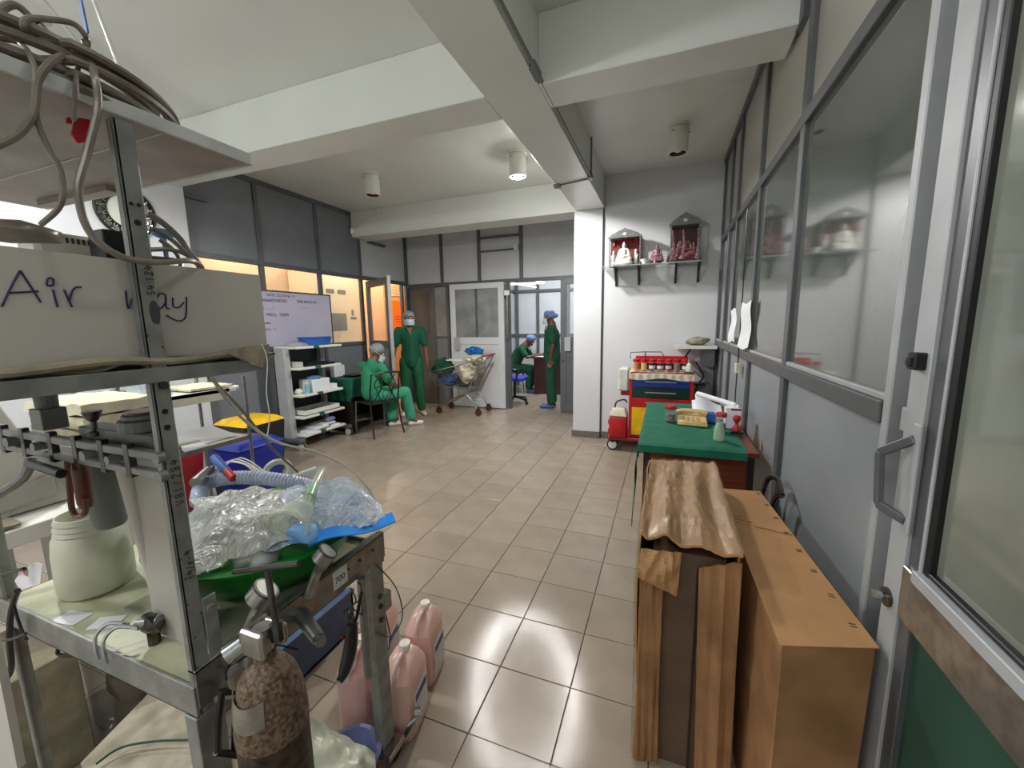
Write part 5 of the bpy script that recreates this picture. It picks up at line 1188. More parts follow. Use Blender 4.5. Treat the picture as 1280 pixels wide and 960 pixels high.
    fused('scrub_shirt', pr, M[top], t, .013, 4)
    # v neck piece of skin
    nk = j['neck']-V(0, 0, .045); f = (j['toeL']-j['anL']); 
    obj('neckline', prism(nb(), [nk+V(-.045, .085, .03), nk+V(.045, .085, .03), nk+V(0, .125, -.09)], V(0, .012, .0)), M[skin], t)
    # trousers
    pr = [(j['pelvis'], (.15, .12, .11))]
    for s in 'LR':
        e = j['kn'+s]*.12+j['an'+s]*.88
        pr += [(j['pelvis'], j['hip'+s], .115, .108), (j['hip'+s], j['kn'+s], .104, .082), (j['kn'+s], e, .082, .074)]
    fused('scrub_trousers', pr, M[pants], t, .013, 4)
    for s in 'LR':
        a = j['an'+s]; b = j['toe'+s]; d = (b-a); d.z = 0; d.normalize()
        fused('shoe', [(V(a.x, a.y, .035)-d*.02, V(b.x, b.y, .028), .036, .034), (V(a.x, a.y, .03), V(b.x, b.y, .022), .034, .03)], M[shoe], t, .009, 2)
    t.location = loc; t.rotation_euler = (0, 0, face); t.scale = (hs, hs, hs); return t
STAND = dict(head=(0, .03, 1.545), neck=(0, 0, 1.42), chest=(0, 0, 1.25), pelvis=(0, 0, .93), shL=(-.175, 0, 1.36), elL=(-.235, -.02, 1.08), wrL=(-.25, .05, .84), shR=(.175, 0, 1.36), elR=(.24, -.02, 1.09), wrR=(.29, .04, .86),
    hipL=(-.085, 0, .86), knL=(-.11, .02, .46), anL=(-.13, 0, .08), toeL=(-.17, .16, .03), hipR=(.085, 0, .86), knR=(.11, .02, .46), anR=(.13, 0, .08), toeR=(.17, .16, .03))
S1 = dict(STAND); S1.update(look=(0, 1, -.05))
person('standing person in dark green scrubs, grey cap and white face mask facing the camera', (-3.80, 5.47, 0), math.atan2(-5.47, 3.84)-PI/2, S1, 'scrub_dark', 'scrub_pants', 'cap_grey', True, 'skin', 'shoe_white')
S3 = dict(STAND); S3.update(look=(.0, 1, -.25), head=(0, .05, 1.54), shL=(-.15, -.01, 1.35), shR=(.15, .0, 1.35), elL=(-.18, -.04, 1.08), wrL=(-.17, .0, .84), elR=(.18, -.05, 1.08), wrR=(.16, .0, .84), knL=(-.07, .02, .46), anL=(-.07, 0, .08), toeL=(-.08, .17, .03), knR=(.07, .03, .46), anR=(.07, -.01, .08), toeR=(.08, .16, .03), hipL=(-.07, 0, .86), hipR=(.07, 0, .86))
person('standing person in dark green scrubs and blue cap seen side-on in the open doorway', (-1.78, 6.62, 0), PI/2+.12, S3, 'scrub_far', 'scrub_far', 'cap_blue', True, 'skin_dark', 'shoe_blue', bun=True, hs=1.0)
# seated, seen from behind: faces +Y, arm out to the desk on the left
S2 = dict(head=(.02, .10, 1.08), look=(.55, .75, -.45), neck=(0, .03, .97), chest=(-.01, .0, .80), pelvis=(0, -.02, .53), shL=(-.18, .02, .90), elL=(-.30, .22, .74), wrL=(-.40, .44, .775), hdL=(-.4, .9, -.02), shR=(.17, -.0, .90), elR=(.24, .10, .66), wrR=(.16, .33, .60), hdR=(-.5, .8, -.1),
    hipL=(-.08, .04, .51), knL=(-.06, .42, .50), anL=(-.03, .34, .09), toeL=(.02, .46, .03), hipR=(.09, .05, .51), knR=(.17, .43, .50), anR=(.20, .50, .09), toeR=(.28, .62, .03))
person('person in light green scrubs and grey cap sitting at the left desk, seen from behind', (-3.66, 4.36, 0), -.12, S2, 'scrub_light', 'scrub_teal', 'cap_grey', True, 'skin', 'shoe_white', sit=True, long_sleeve=False)
S4 = dict(head=(0, .33, 1.09), look=(0, .6, -.8), neck=(0, .22, 1.0), chest=(0, .10, .84), pelvis=(0, -.05, .53), shL=(-.16, .16, .93), elL=(-.22, .32, .76), wrL=(-.12, .52, .79), hdL=(.2, .9, -.05), shR=(.16, .16, .93), elR=(.22, .30, .76), wrR=(.12, .50, .79), hdR=(-.2, .9, -.05),
    hipL=(-.08, 0, .51), knL=(-.11, .34, .50), anL=(-.11, .30, .09), toeL=(-.12, .45, .03), hipR=(.08, 0, .51), knR=(.11, .34, .50), anR=(.11, .30, .09), toeR=(.12, .45, .03))
person('person in dark green scrubs and blue cap bent over the desk in the inner room', (-2.95, 7.98, 0), -PI/2+.15, S4, 'scrub_far', 'scrub_far', 'cap_blue', False, 'skin_dark', 'shoe_blue', sit=True)
# ================================================================ INNER ROOM
t = thing('inner_desk', 'dark maroon desk in the inner room beyond the doorway', 'desk', (-2.1, 8.1, 0))
obj('top', box(nb(), -2.52, -1.2, 7.78, 8.4, .735, .765), M['maroon'], t, bevel=.003); obj('front_panel', box(nb(), -2.48, -1.25, 7.8, 7.82, .02, .735), M['maroon'], t)
obj('side_panel', box(nb(), -2.48, -2.46, 7.82, 8.1, .02, .735), M['maroon'], t); obj('side_panel', box(nb(), -1.27, -1.25, 7.82, 8.38, .02, .735), M['maroon'], t)
bm = nb(); sheet(bm, lambda u, v: V(-2.46+.3*u, 7.84+.24*v, .772+.006*math.sin(u*6)), 6, 4, .006); one('open_book', bm, M['paper'], 'white open register under the hands of the bent person', 'book', smooth=True)
metal_chair('black metal chair with scrolled back behind the blue office chair', (-3.05, 7.98, 0), -PI/2)
def office_chair(lab, C, A):
    t = thing('office_chair', lab, 'chair', (0, 0, 0))
    obj('seat', box(nb(), -.21, .21, -.2, .22, .43, .50), M['chair_blue'], t, bevel=.03, seg=2, smooth=True)
    obj('backrest', box(nb(), -.19, .19, -.27, -.22, .55, .88), M['chair_blue'], t, bevel=.02, seg=2, smooth=True)
    obj('back_bar', bar(nb(), (0, -.26, .45), (0, -.28, .7), .05, .012), M['black'], t)
    obj('gas_lift', cyl(nb(), (0, 0, .12), (0, 0, .43), .025, n=12), M['black'], t, smooth=True)
    for s in (-1, 1): obj('armrest', tube(nb(), spline([V(s*.22, -.1, .45), V(s*.27, -.12, .62), V(s*.27, .1, .64), V(s*.22, .1, .45)], 5), .014, 8), M['black'], t, smooth=True)
    for k in range(5):
        a = 2*PI*k/5; l = obj('base_arm', bar(nb(), (0, 0, .13), (.26*math.cos(a), .26*math.sin(a), .08), .035, .03), M['black'], t)
        obj('caster', cyl(nb(), (.26*math.cos(a)-.01, .26*math.sin(a), .03), (.26*math.cos(a)+.02, .26*math.sin(a), .03), .03, n=12), M['rubber'], l, smooth=True)
    t.location = C; t.rotation_euler = (0, 0, A)
office_chair('bright blue office chair on black castors just inside the doorway', (-2.53, 6.80, 0), -1.5)
# ================================================================ SHOPPING CART WITH LAUNDRY
t = thing('shopping_cart', 'wire shopping trolley loaded with laundry in front of the white door leaf', 'shopping cart', (-3.1, 5.85, 0))
wy0, wy1 = 5.62, 6.08
def cartpt(x, y, z): return V(x, y, z)
fx, bx = -3.5, -2.72
for y in (wy0+.03, wy1-.03):
    obj('base_tube', tube(nb(), spline([V(fx+.07, y, .10), V(-3.15, y, .26), V(-2.98, y, .335), V(-2.86, y, .28), V(bx-.02, y, .10)], 6), .014, 8), M['aluminium'], t, smooth=True)
    obj('upright', cyl(nb(), (-2.93, y, .33), (-2.62, y, .93), .012, n=8), M['aluminium'], t, smooth=True)
obj('cross_tube', cyl(nb(), (-2.98, wy0+.03, .33), (-2.98, wy1-.03, .33), .012, n=8), M['aluminium'], t); obj('cross_tube', cyl(nb(), (fx+.07, wy0+.03, .11), (fx+.07, wy1-.03, .11), .010, n=8), M['aluminium'], t)
hb = obj('handle', cyl(nb(), (-2.60, wy0, .955), (-2.60, wy1, .955), .016, n=10), M['red'], t, smooth=True)
for y in (wy0, wy1): obj('handle_arm', cyl(nb(), (-2.74, y, .88), (-2.60, y, .955), .012, n=8), M['aluminium'], t, smooth=True)
T4 = [V(-3.55, wy0, .68), V(-2.72, wy0-.02, .88), V(-2.72, wy1+.02, .88), V(-3.55, wy1, .68)]
B4 = [V(-3.48, wy0+.05, .46), V(-2.88, wy0+.04, .42), V(-2.88, wy1-.04, .42), V(-3.48, wy1-.05, .46)]
for a, b in ((0, 1), (1, 2), (2, 3), (3, 0)):
    obj('rim_wire', cyl(nb(), T4[a], T4[b], .008, n=6), M['steel'], t); obj('base_wire', cyl(nb(), B4[a], B4[b], .006, n=6), M['steel'], t)
bm = nb()
for (a, b), n in (((0, 1), 26), ((1, 2), 14), ((2, 3), 26), ((3, 0), 14)):
    for i in range(1, n):
        u = i/n; cyl(bm, T4[a]*(1-u)+T4[b]*u, B4[a]*(1-u)+B4[b]*u, .0022, n=4)
    for k in range(1, 6):
        u = k/6; cyl(bm, T4[a]*(1-u)+B4[a]*u, T4[b]*(1-u)+B4[b]*u, .0022, n=4)
for i in range(1, 14): u = i/14; cyl(bm, B4[0]*(1-u)+B4[1]*u, B4[3]*(1-u)+B4[2]*u, .0022, n=4)
tag(obj('basket_mesh', bm, M['steel'], t), kind='stuff')
for x, y, r in ((fx+.07, wy0+.03, .055), (fx+.07, wy1-.03, .055), (bx, wy0+.03, .055), (bx, wy1-.03, .055)):
    c_ = obj('caster', box(nb(), x-.02, x+.02, y-.022, y+.022, .06, .125), M['dark_chrome'], t); obj('wheel', cyl(nb(), (x, y-.014, .055), (x, y+.014, .055), r, n=16), M['brown_tube'], c_, smooth=True)
def bundle(lab, c, r, s, m, seed, amp=.5, fr=3.0, nm='laundry_bundle'):
    return one(nm, ball(nb(), c, r, s, 3, amp, fr, seed), M[m], lab, 'laundry', 'laundry in the shopping trolley', smooth=True, angle=50)
bundle('dark green tied cloth bundle at the front of the shopping trolley', (-3.42, 5.82, .74), .15, (1.1, 1.1, .95), 'bag_green', 1)
bundle('blue denim-coloured cloth bundle low in the front of the trolley', (-3.32, 5.84, .54), .12, (1.3, 1.3, .8), 'denim', 2)
bundle('green cloth low in the rear of the shopping trolley', (-3.02, 5.84, .50), .10, (1.3, 1.5, .7), 'bag_green', 6)
bundle('cream cloth bundle hanging over the trolley side below the other cream one', (-2.93, 5.76, .68), .15, (1.0, 1.1, 1.05), 'cloth_cream', 3, .45)
bundle('cream folded bundle second from the top of the laundry', (-2.84, 5.84, .89), .13, (1.3, 1.2, .6), 'cloth_cream', 4, .45)
bundle('bright blue wrapped bundle on the very top of the laundry', (-2.86, 5.86, 1.015), .11, (1.3, 1.2, .6), 'bag_blue', 5, .5)
bm = nb(); box(bm, -3.38, -3.05, 5.76, 5.98, .86, .875); one('white_folder', bm, M['paper'], 'white flat folder lying across the green bundle in the trolley', 'folder')
# ================================================================ RIGHT END WALL: SHRINE SHELF
SY, SZ = 4.80, 2.055
bm = nb(); box(bm, -.70, .33, 4.72, 4.99, SZ-.008, SZ); one('glass_shelf', bm, M['glass_shelf'], 'clear glass shelf on four black brackets on the right end wall', 'shelf')
for k, x in enumerate((-.56, -.305, .085, .345-.03)):
    t = thing('shelf_bracket', ['black angled bracket under the glass shelf, nearest the column', 'black angled bracket under the glass shelf, second from the column', 'black angled bracket under the glass shelf, third from the column', 'black angled bracket under the glass shelf, nearest the glazed wall'][k], 'bracket', (x, 4.99, SZ-.2), 'shelf brackets')
    obj('wall_plate', box(nb(), x-.012, x+.012, 4.985, 4.998, SZ-.20, SZ-.01), M['black'], t)
    obj('arm', box(nb(), x-.012, x+.012, 4.76, 4.985, SZ-.022, SZ-.0085), M['black'], t)
    obj('brace', bar(nb(), (x, 4.988, SZ-.19), (x, 4.80, SZ-.02), .018, .012), M['black'], t)
def statue(t, c, h, m='statue', nm='figure'):
    """seated robed figure on a lotus base; h = whole height"""
    p = [(c+V(0, 0, h*.12), (h*.42, h*.24, h*.12)), (c+V(0, 0, h*.22), (h*.36, h*.2, h*.06)),
         (c+V(-h*.26, -.04*h, h*.30), c+V(h*.26, -.04*h, h*.30), h*.08, h*.08), (c+V(0, 0, h*.36), c+V(0, 0, h*.62), h*.15, h*.14),
         (c+V(-h*.17, 0, h*.64), c+V(-h*.24, -.03*h, h*.42), h*.065, h*.055), (c+V(h*.17, 0, h*.64), c+V(h*.24, -.03*h, h*.42), h*.065, h*.055),
         (c+V(-h*.24, -.05*h, h*.42), c+V(0, -h*.14, h*.38), h*.05, h*.04), (c+V(h*.24, -.05*h, h*.42), c+V(0, -h*.14, h*.38), h*.05, h*.04),
         (c+V(-h*.12, 0, h*.68), c+V(h*.12, 0, h*.68), h*.07, h*.07), (c+V(0, 0, h*.70), c+V(0, 0, h*.78), h*.05, h*.05), (c+V(0, 0, h*.85), (h*.085, h*.09, h*.11)), (c+V(0, 0, h*.96), (h*.045, h*.045, h*.05))]
    return fused(nm, p, M[m], t, max(.0035, h*.022), 2)
def shrine(lab, x0, x1, h, backm, kind):
    t = thing('shrine', lab, 'shrine', ((x0+x1)/2, SY, SZ), 'house-shaped shrines'); yb, yf = 4.95, 4.78; w_ = x1-x0; cx = (x0+x1)/2
    bm = nb(); box(bm, x0, x1, yb-.01, yb, SZ+.002, SZ+h*.78); obj('back', bm, M[backm], t)
    obj('base', box(nb(), x0, x1, yf, yb, SZ+.001, SZ+.012), M['pewter'], t)
    for x in (x0, x1-.012): obj('side_glass', box(nb(), x, x+.006, yf+.01, yb-.01, SZ+.012, SZ+h*.76), M['glass_clear'], t)
    for x in (x0, x1-.012): obj('post', box(nb(), x, x+.012, yf, yf+.012, SZ+.012, SZ+h*.78), M['pewter'], t)
    pts = [V(x0-.012, yf-.004, SZ+h*.76), V(x1+.012, yf-.004, SZ+h*.76), V(x1+.012, yf-.004, SZ+h*.80)]
    for k in range(11):
        u = k/10; s = abs(u-.5)*2; pts.append(V(x1+.0-(w_)*u, yf-.004, SZ+h*(.80+.2*(1-s)**.8+(.015 if k % 2 else 0))))
    pts.append(V(x0-.012, yf-.004, SZ+h*.80)); obj('pediment', prism(nb(), pts, V(0, .01, 0)), M['pewter'], t)
    rf = nb(); hexa(rf, [V(x0-.01, yf, SZ+h*.77), V(x1+.01, yf, SZ+h*.77), V(x1+.01, yb, SZ+h*.77), V(x0-.01, yb, SZ+h*.77), V(cx-.02, yf, SZ+h*.95), V(cx+.02, yf, SZ+h*.95), V(cx+.02, yb, SZ+h*.95), V(cx-.02, yb, SZ+h*.95)]); obj('roof', rf, M['pewter'], t)
    obj('rosette', ball(nb(), (cx, yf-.006, SZ+h*.85), .016, (1.3, .3, 1)), M['statue'], t, smooth=True)
    return t
t = shrine('left house-shaped shrine on the glass shelf with a white seated statue', -.625, -.285, .40, 'shrine_back', 0)
bm = nb(); sheet(bm, lambda u, v: V(-.6+.29*u, 4.93-.01*math.sin(u*30), SZ+.31-.07*v-.03*math.sin(u*PI)*v*-1), 30, 4, .003); obj('curtain', bm, M['dark_red'], t, smooth=True)
for x in (-.58, -.34):
    t2 = thing('small_statue', ['small white robed statue at the left inside the left shrine', 'small white statue at the right inside the left shrine'][x > -.4], 'statue', (x, 4.86, SZ+.013))
    fused('figure', [(V(x, 4.86, SZ+.025), (.025, .022, .015)), (V(x, 4.86, SZ+.03), V(x, 4.86, SZ+.11), .026, .02), (V(x, 4.86, SZ+.12), V(x, 4.86, SZ+.15), .02, .012), (V(x, 4.86, SZ+.165), (.015, .016, .02)), (V(x-.02, 4.86, SZ+.125), V(x-.015, 4.84, SZ+.08), .009, .008), (V(x+.02, 4.86, SZ+.125), V(x+.012, 4.84, SZ+.08), .009, .008)], M['statue'], t2, .004, 2)
t2 = thing('white_statue', 'white seated cross-legged statue in front of the left shrine', 'statue', (-.47, 4.80, SZ)); statue(t2, V(-.465, 4.815, SZ), .26)
bm = nb(); lathe(bm, (-.24, 4.79, SZ+.001), [(.02, 0), (.024, .01), (.045, .04), (.05, .055), (.045, .055), (.02, .012)], 20); one('offering_bowl', bm, M['statue'], 'small white offering bowl between the two shrines', 'bowl', smooth=True)
t2 = thing('pink_figurine', 'small pink patterned seated figurine between the shrines', 'figurine', (-.115, 4.80, SZ)); statue(t2, V(-.115, 4.81, SZ+.012), .20, 'statue_pink')
obj('plinth', lathe(nb(), (-.115, 4.81, SZ+.001), [(.055, 0), (.05, .03)], 18), M['maroon'], t2, smooth=True)
t = shrine('right taller shrine on the glass shelf with dark maroon deity figures', .015, .30, .50, 'maroon', 1)
for k, (x, h) in enumerate(((.06, .2), (.16, .30), (.25, .2))):
    statue(t, V(x, 4.87, SZ+.013), h, 'shrine_maroon', 'deity_figure')
for x in (.035, .14, .28): obj('garland', tube(nb(), spline([V(x, 4.785, SZ+.33), V(x+.01, 4.78, SZ+.2), V(x-.005, 4.785, SZ+.03)], 6), .007, 6), M['statue_pink'], t, smooth=True)
# ---- corner ledge with a wrapped bundle
t = thing('wall_ledge', 'small metal fold-down ledge in the corner of the right end wall', 'ledge', (.3, 4.85, 1.13))
obj('board', box(nb(), .10, .50, 4.62, 4.98, 1.155, 1.175), M['panel_pale'], t, bevel=.003); obj('edge', box(nb(), .09, .505, 4.61, 4.625, 1.145, 1.18), M['plastic_white'], t)
obj('box', box(nb(), .38, .50, 4.72, 4.97, .95, 1.15), M['plastic_grey'], t, bevel=.004)
obj('bracket', tube(nb(), spline([V(.22, 4.96, .98), V(.22, 4.85, 1.04), V(.26, 4.75, 1.13)], 5), .01, 8), M['black'], t, smooth=True)
bm = nb(); ball(bm, (.33, 4.80, 1.22), .10, (1.2, 1, .5), amp=.3)
for v in bm.verts: v.co.z = max(v.co.z, 1.177)
one('wrapped_bundle', bm, M['cloth_dirty'], 'grey-beige wrapped bundle resting on the corner ledge', 'bundle', smooth=True)
# ================================================================ CRASH TROLLEY
cx0, cx1, cy0, cy1 = -.345, .295, 4.52, 4.93
t = thing('crash_trolley', 'red medicine trolley with blue, green, red and yellow fronts by the right end wall', 'trolley', (0, 4.7, 0))
obj('body', box(nb(), cx0, cx1, cy0+.015, cy1, .17, .88), M['dark_red'], t, bevel=.004)
for x in (cx0, cx1-.03): obj('corner_post', box(nb(), x, x+.03, cy0, cy0+.03, .17, .89), M['red'], t)
for z0, z1, m, lab in ((.735, .85, 'blue_drawer', 'dark blue drawer'), (.62, .73, 'green_drawer', 'dark green drawer'), (.515, .615, 'red', 'red drawer')):
    d = obj('drawer', box(nb(), cx0+.032, cx1-.032, cy0, cy0+.02, z0, z1), M[m], t, bevel=.003, label=lab)
    obj('handle', cyl(nb(), (-.18, cy0-.015, (z0+z1)/2+.005), (.13, cy0-.015, (z0+z1)/2+.005), .007, n=8), M['aluminium'], d, smooth=True)
obj('drawer', box(nb(), cx0+.032, cx0+.32, cy0, cy0+.02, .20, .51), M['yellow'], t, bevel=.003, label='yellow door'); obj('drawer', box(nb(), cx0+.325, cx1-.032, cy0, cy0+.02, .20, .51), M['yellow'], t, bevel=.003, label='yellow door')
obj('base', box(nb(), cx0-.22, cx1+.02, cy0-.03, cy1+.02, .13, .165), M['dark_red'], t, bevel=.008)
for x in (cx0-.17, cx1-.05):
    for y in (cy0+.04, cy1-.04):
        c_ = obj('caster', box(nb(), x-.02, x+.02, y-.03, y+.03, .09, .13), M['black'], t)
        obj('tyre', cyl(nb(), (x, y-.022, .062), (x, y+.022, .062), .062, n=20), M['rubber'], c_, smooth=True); obj('wheel', cyl(nb(), (x, y-.025, .062), (x, y+.025, .062), .046, n=20), M['plastic_white'], c_, smooth=True)
obj('side_bin', box(nb(), cx0-.10, cx0-.005, cy0+.1, cy0+.3, .62, .665), M['dark_red'], t, bevel=.004)
obj('side_pouch', box(nb(), cx0-.13, cx0-.01, cy0+.08, cy0+.26, .67, .93), M['glove_white'], t, bevel=.02, label='clear plastic side bin')
bm = nb(); pr = [V(-.36, 4.78, 1.02), V(-.36, 4.78, 1.09), V(-.22, 4.76, 1.10), V(-.03, 4.76, 1.10), V(.0, 4.76, 1.05)]
tube(bm, pr, .005, 6); cyl(bm, (-.2, 4.77, .9), (-.2, 4.77, 1.1), .006, n=6); obj('wire_rail', bm, M['dark_chrome'], t)
obj('top_rack', box(nb(), cx0+.04, cx1-.05, 4.82, 4.86, .90, 1.05), M['red'], t, bevel=.004); obj('top_rack', box(nb(), cx0+.03, cx1-.04, 4.70, 4.83, .975, .985), M['red'], t, bevel=.003)
def tcl(u, v):
    x = cx0-.005+(cx1-cx0+.01)*u; y = 4.50+.40*v
    if v < .25: return V(x, 4.512-.004*math.sin(u*50), .90-.075*(1-v/.25)-.012*math.sin(u*9)*(1-v*4))
    return V(x, y, .90+.008*abs(noise.noise(V(u*7, v*7, 1))))
one('white_towel', sheet(nb(), tcl, 50, 16, .006), M['cloth_cream'], 'cream towel draped over the top of the red medicine trolley', 'towel', smooth=True)
bm = nb(); box(bm, cx0+.01, cx1-.01, 4.53, 4.9, .88, .895); obj('top_plate', bm, M['dark_red'], t)
JL = [('orange jar with red lid', 'orange_jar', 'red'), ('pale yellow jar with red lid', 'yellowish', 'red'), ('clear jar with black label and red lid', 'black', 'red'), ('brown jar with wide black label', 'ink_black', 'red'), ('red labelled jar', 'dark_red', 'red'), ('brown mottled jar', 'jar_brown', 'dark_red'), ('clear jar with black band and red lid', 'black', 'red')]
for k, (lb, m, lm) in enumerate(JL):
    x = cx0+.06+.083*k; t2 = thing('medicine_jar', lb + ' standing on the trolley towel, ' + ['first', 'second', 'third', 'fourth', 'fifth', 'sixth', 'seventh'][k] + ' from left', 'jar', (x, 4.60, .912), 'jars on the red trolley')
    obj('glass', lathe(nb(), (x, 4.60, .912), [(.03, 0), (.034, .006), (.034, .085), (.028, .094)], 18), M['glass_clear'], t2, smooth=True)
    obj('contents', lathe(nb(), (x, 4.60, .915), [(.03, 0), (.031, .072)], 16), M[m if m in ('orange_jar', 'yellowish', 'jar_brown', 'dark_red') else 'jar_brown'], t2, smooth=True)
    obj('lid', lathe(nb(), (x, 4.60, 1.004), [(.034, 0), (.034, .026), (.03, .03)], 18), M[lm], t2, smooth=True)
    if m in ('black', 'ink_black', 'dark_red'): obj('label', lathe(nb(), (x, 4.60, .935), [(.0345, 0), (.0345, .04)], 18, cap=False), M['label_white' if m != 'dark_red' else 'pink_shell'], t2, smooth=True); obj('label_band', lathe(nb(), (x, 4.60, .968), [(.0348, 0), (.0348, .022)], 18, cap=False), M['black'], t2, smooth=True)
t2 = thing('white_bottle', 'squat white bottle with pink cap at the right end of the jars', 'bottle', (.245, 4.58, .912))
obj('body', lathe(nb(), (.25, 4.57, .912), [(.038, 0), (.04, .01), (.03, .07), (.016, .09)], 18), M['plastic_cream'], t2, smooth=True); obj('cap', lathe(nb(), (.25, 4.57, 1.002), [(.018, 0), (.018, .03), (.012, .036)], 14), M['statue_pink'], t2, smooth=True)
# red cool box on the trolley base
t2 = thing('cool_box', 'small red cool box with cream lid and black handle at the trolley side', 'cool box', (-.45, 4.62, .166))
obj('body', box(nb(), -.55, -.36, 4.48, 4.66, .167, .40), M['red'], t2, bevel=.012, seg=2, smooth=True); obj('lid', hexa(nb(), [V(-.555, 4.475, .40), V(-.355, 4.475, .40), V(-.355, 4.665, .40), V(-.555, 4.665, .40), V(-.52, 4.5, .485), V(-.39, 4.5, .485), V(-.39, 4.64, .485), V(-.52, 4.64, .485)]), M['cloth_cream'], t2, bevel=.01, smooth=True)
obj('handle', tube(nb(), spline([V(-.50, 4.57, .48), V(-.48, 4.57, .55), V(-.40, 4.57, .58), V(-.37, 4.57, .55)], 5), .009, 8), M['black'], t2, smooth=True)
for z in (.2, .3): obj('side_clip', box(nb(), -.565, -.55, 4.52, 4.62, z, z+.05), M['red'], t2, bevel=.003)
t2 = thing('black_stand', 'black and grey gadget on a bracket right of the red trolley', 'device', (.36, 4.7, .6))
obj('arm', tube(nb(), spline([V(.32, 4.7, 1.0), V(.36, 4.66, .93), V(.40, 4.7, .85), V(.36, 4.7, .78)], 5), .01, 8), M['dark_chrome'], t2, smooth=True); obj('plate', box(nb(), .30, .42, 4.64, 4.76, .76, .775), M['black'], t2, bevel=.003)
obj('column', box(nb(), .34, .48, 4.72, 4.9, .0, .76), M['plastic_grey'], t2, bevel=.01)
# ================================================================ GREEN-COVERED SIDE TABLE
tx0, tx1, ty0, ty1 = -.11, .475, 2.30, 3.56
t = thing('side_table', 'dark red wooden side table under the green cloth by the glazed wall', 'table', (.15, 2.9, 0))
obj('top', box(nb(), tx0, tx1, ty0, ty1, .725, .755), M['wood_red'], t, bevel=.003)
obj('front_panel', box(nb(), tx0+.04, tx1-.02, ty0+.03, ty0+.05, .1, .725), M['wood_red'], t)
for x in (tx0+.02, tx1-.05):
    for y in (ty0+.02, ty1-.05): obj('leg', box(nb(), x, x+.035, y, y+.035, 0, .725), M['wood_dark'], t, bevel=.002)
obj('side_panel', box(nb(), tx0+.02, tx0+.035, ty0+.05, ty1-.05, .35, .725), M['wood_dark'], t)
drape('green_table_cloth', tx0, tx1-.06, ty0, ty1, .755, .11, 0, .045, .05, 'drape_green', 'bright green surgical cloth covering the side table', 3, 70, .012)
bm = nb(); sheet(bm, lambda u, v: V(tx0-.02-.004*math.sin(v*9)-.012*v, ty0+.02-.02*u+.16*u, .66-.42*v*(1-.35*u)), 12, 20, .003)
one('cloth_tail', bm, M['drape_green'], 'narrow corner of green cloth hanging low at the table near leg', 'cloth', smooth=True)
Z0 = .766
def jar(x, y, lab, r=.036, h=.075):
    t = thing('red_lidded_jar', lab, 'jar', (x, y, Z0), 'red-lidded jars on the green cloth')
    obj('glass', lathe(nb(), (x, y, Z0), [(r*.9, 0), (r, .006), (r, h), (r*.8, h+.008)], 20), M['glass_clear'], t, smooth=True)
    bm = nb(); lathe(bm, (x, y, Z0+.003), [(r*.85, 0), (r*.9, h*.6)], 16); obj('contents', bm, M['jar_brown'], t, smooth=True)
    obj('lid', lathe(nb(), (x, y, Z0+h+.008), [(r*1.02, 0), (r*1.04, .004), (r*1.04, .02), (r*.95, .025)], 22), M['red'], t, smooth=True); return t
jar(.055, 2.86, 'red-lidded glass jar at the left of the cream telephone')
t2 = thing('telephone', 'cream desk telephone in the middle of the green cloth', 'telephone', (.18, 2.84, Z0))
obj('base', hexa(nb(), [V(.095, 2.76, Z0), V(.275, 2.74, Z0), V(.28, 2.93, Z0), V(.10, 2.95, Z0), V(.10, 2.77, Z0+.03), V(.27, 2.75, Z0+.03), V(.275, 2.92, Z0+.046), V(.105, 2.94, Z0+.046)]), M['phone'], t2, bevel=.006, smooth=True)
obj('handset', tube(nb(), spline([V(.095, 2.92, Z0+.052), V(.13, 2.91, Z0+.066), V(.18, 2.905, Z0+.068), V(.24, 2.9, Z0+.066), V(.28, 2.89, Z0+.052)], 5), .02, 10, flat=.8), M['phone'], t2, smooth=True)
for i in range(4):
    for j_ in range(3): obj('key', box(nb(), .125+.028*i, .143+.028*i, 2.775+.03*j_-.004*i, 2.793+.03*j_-.004*i, Z0+.029+.003*j_, Z0+.037+.003*j_), M['tan'], t2)
t2 = thing('sanitizer_bottle', 'clear bottle of pale green liquid near the front edge of the green cloth', 'bottle', (.305, 2.47, Z0))
obj('body', lathe(nb(), (.305, 2.47, Z0), [(.028, 0), (.03, .006), (.027, .06), (.014, .10)], 20), M['sanitizer'], t2, smooth=True); obj('neck', lathe(nb(), (.305, 2.47, Z0+.1), [(.014, 0), (.012, .02), (.012, .035)], 14), M['glass_clear'], t2, smooth=True)
t2 = jar(.335, 2.66, 'tall jar with red lid directly behind the sanitizer bottle', .03, .085)
t2 = thing('red_stamp', 'turned red-brown stamp holder on the green cloth at the wall side', 'stamp', (.42, 2.66, Z0))
obj('base', box(nb(), .385, .455, 2.63, 2.70, Z0, Z0+.012), M['black'], t2, bevel=.003); obj('handle', lathe(nb(), (.42, 2.665, Z0+.012), [(.022, 0), (.022, .02), (.01, .035), (.01, .05), (.02, .065), (.022, .08), (.016, .092)], 18), M['red'], t2, smooth=True)
t2 = thing('card_holder', 'upright white card box with small red and blue marks behind the stamp', 'box', (.42, 2.8, Z0))
obj('body', box(nb(), .37, .455, 2.76, 2.83, Z0, Z0+.13), M['paper'], t2, bevel=.002); obj('mark', box(nb(), .40, .455, 2.758, 2.76, Z0+.115, Z0+.128), M['dark_red'], t2)
for k in range(2):
    def pf(u, v, k=k): return V(.20+.17*u+.02*k, 2.98+.2*v, Z0+.002+.03*k+.09*v*(1-u*.4)+.02*math.sin(u*4+k))
    one('paper_stack', sheet(nb(), pf, 10, 10, .006), M['paper'], ['lower fanned white papers behind the telephone', 'upper curled white papers behind the telephone'][k], 'papers', 'papers behind the telephone', smooth=True)
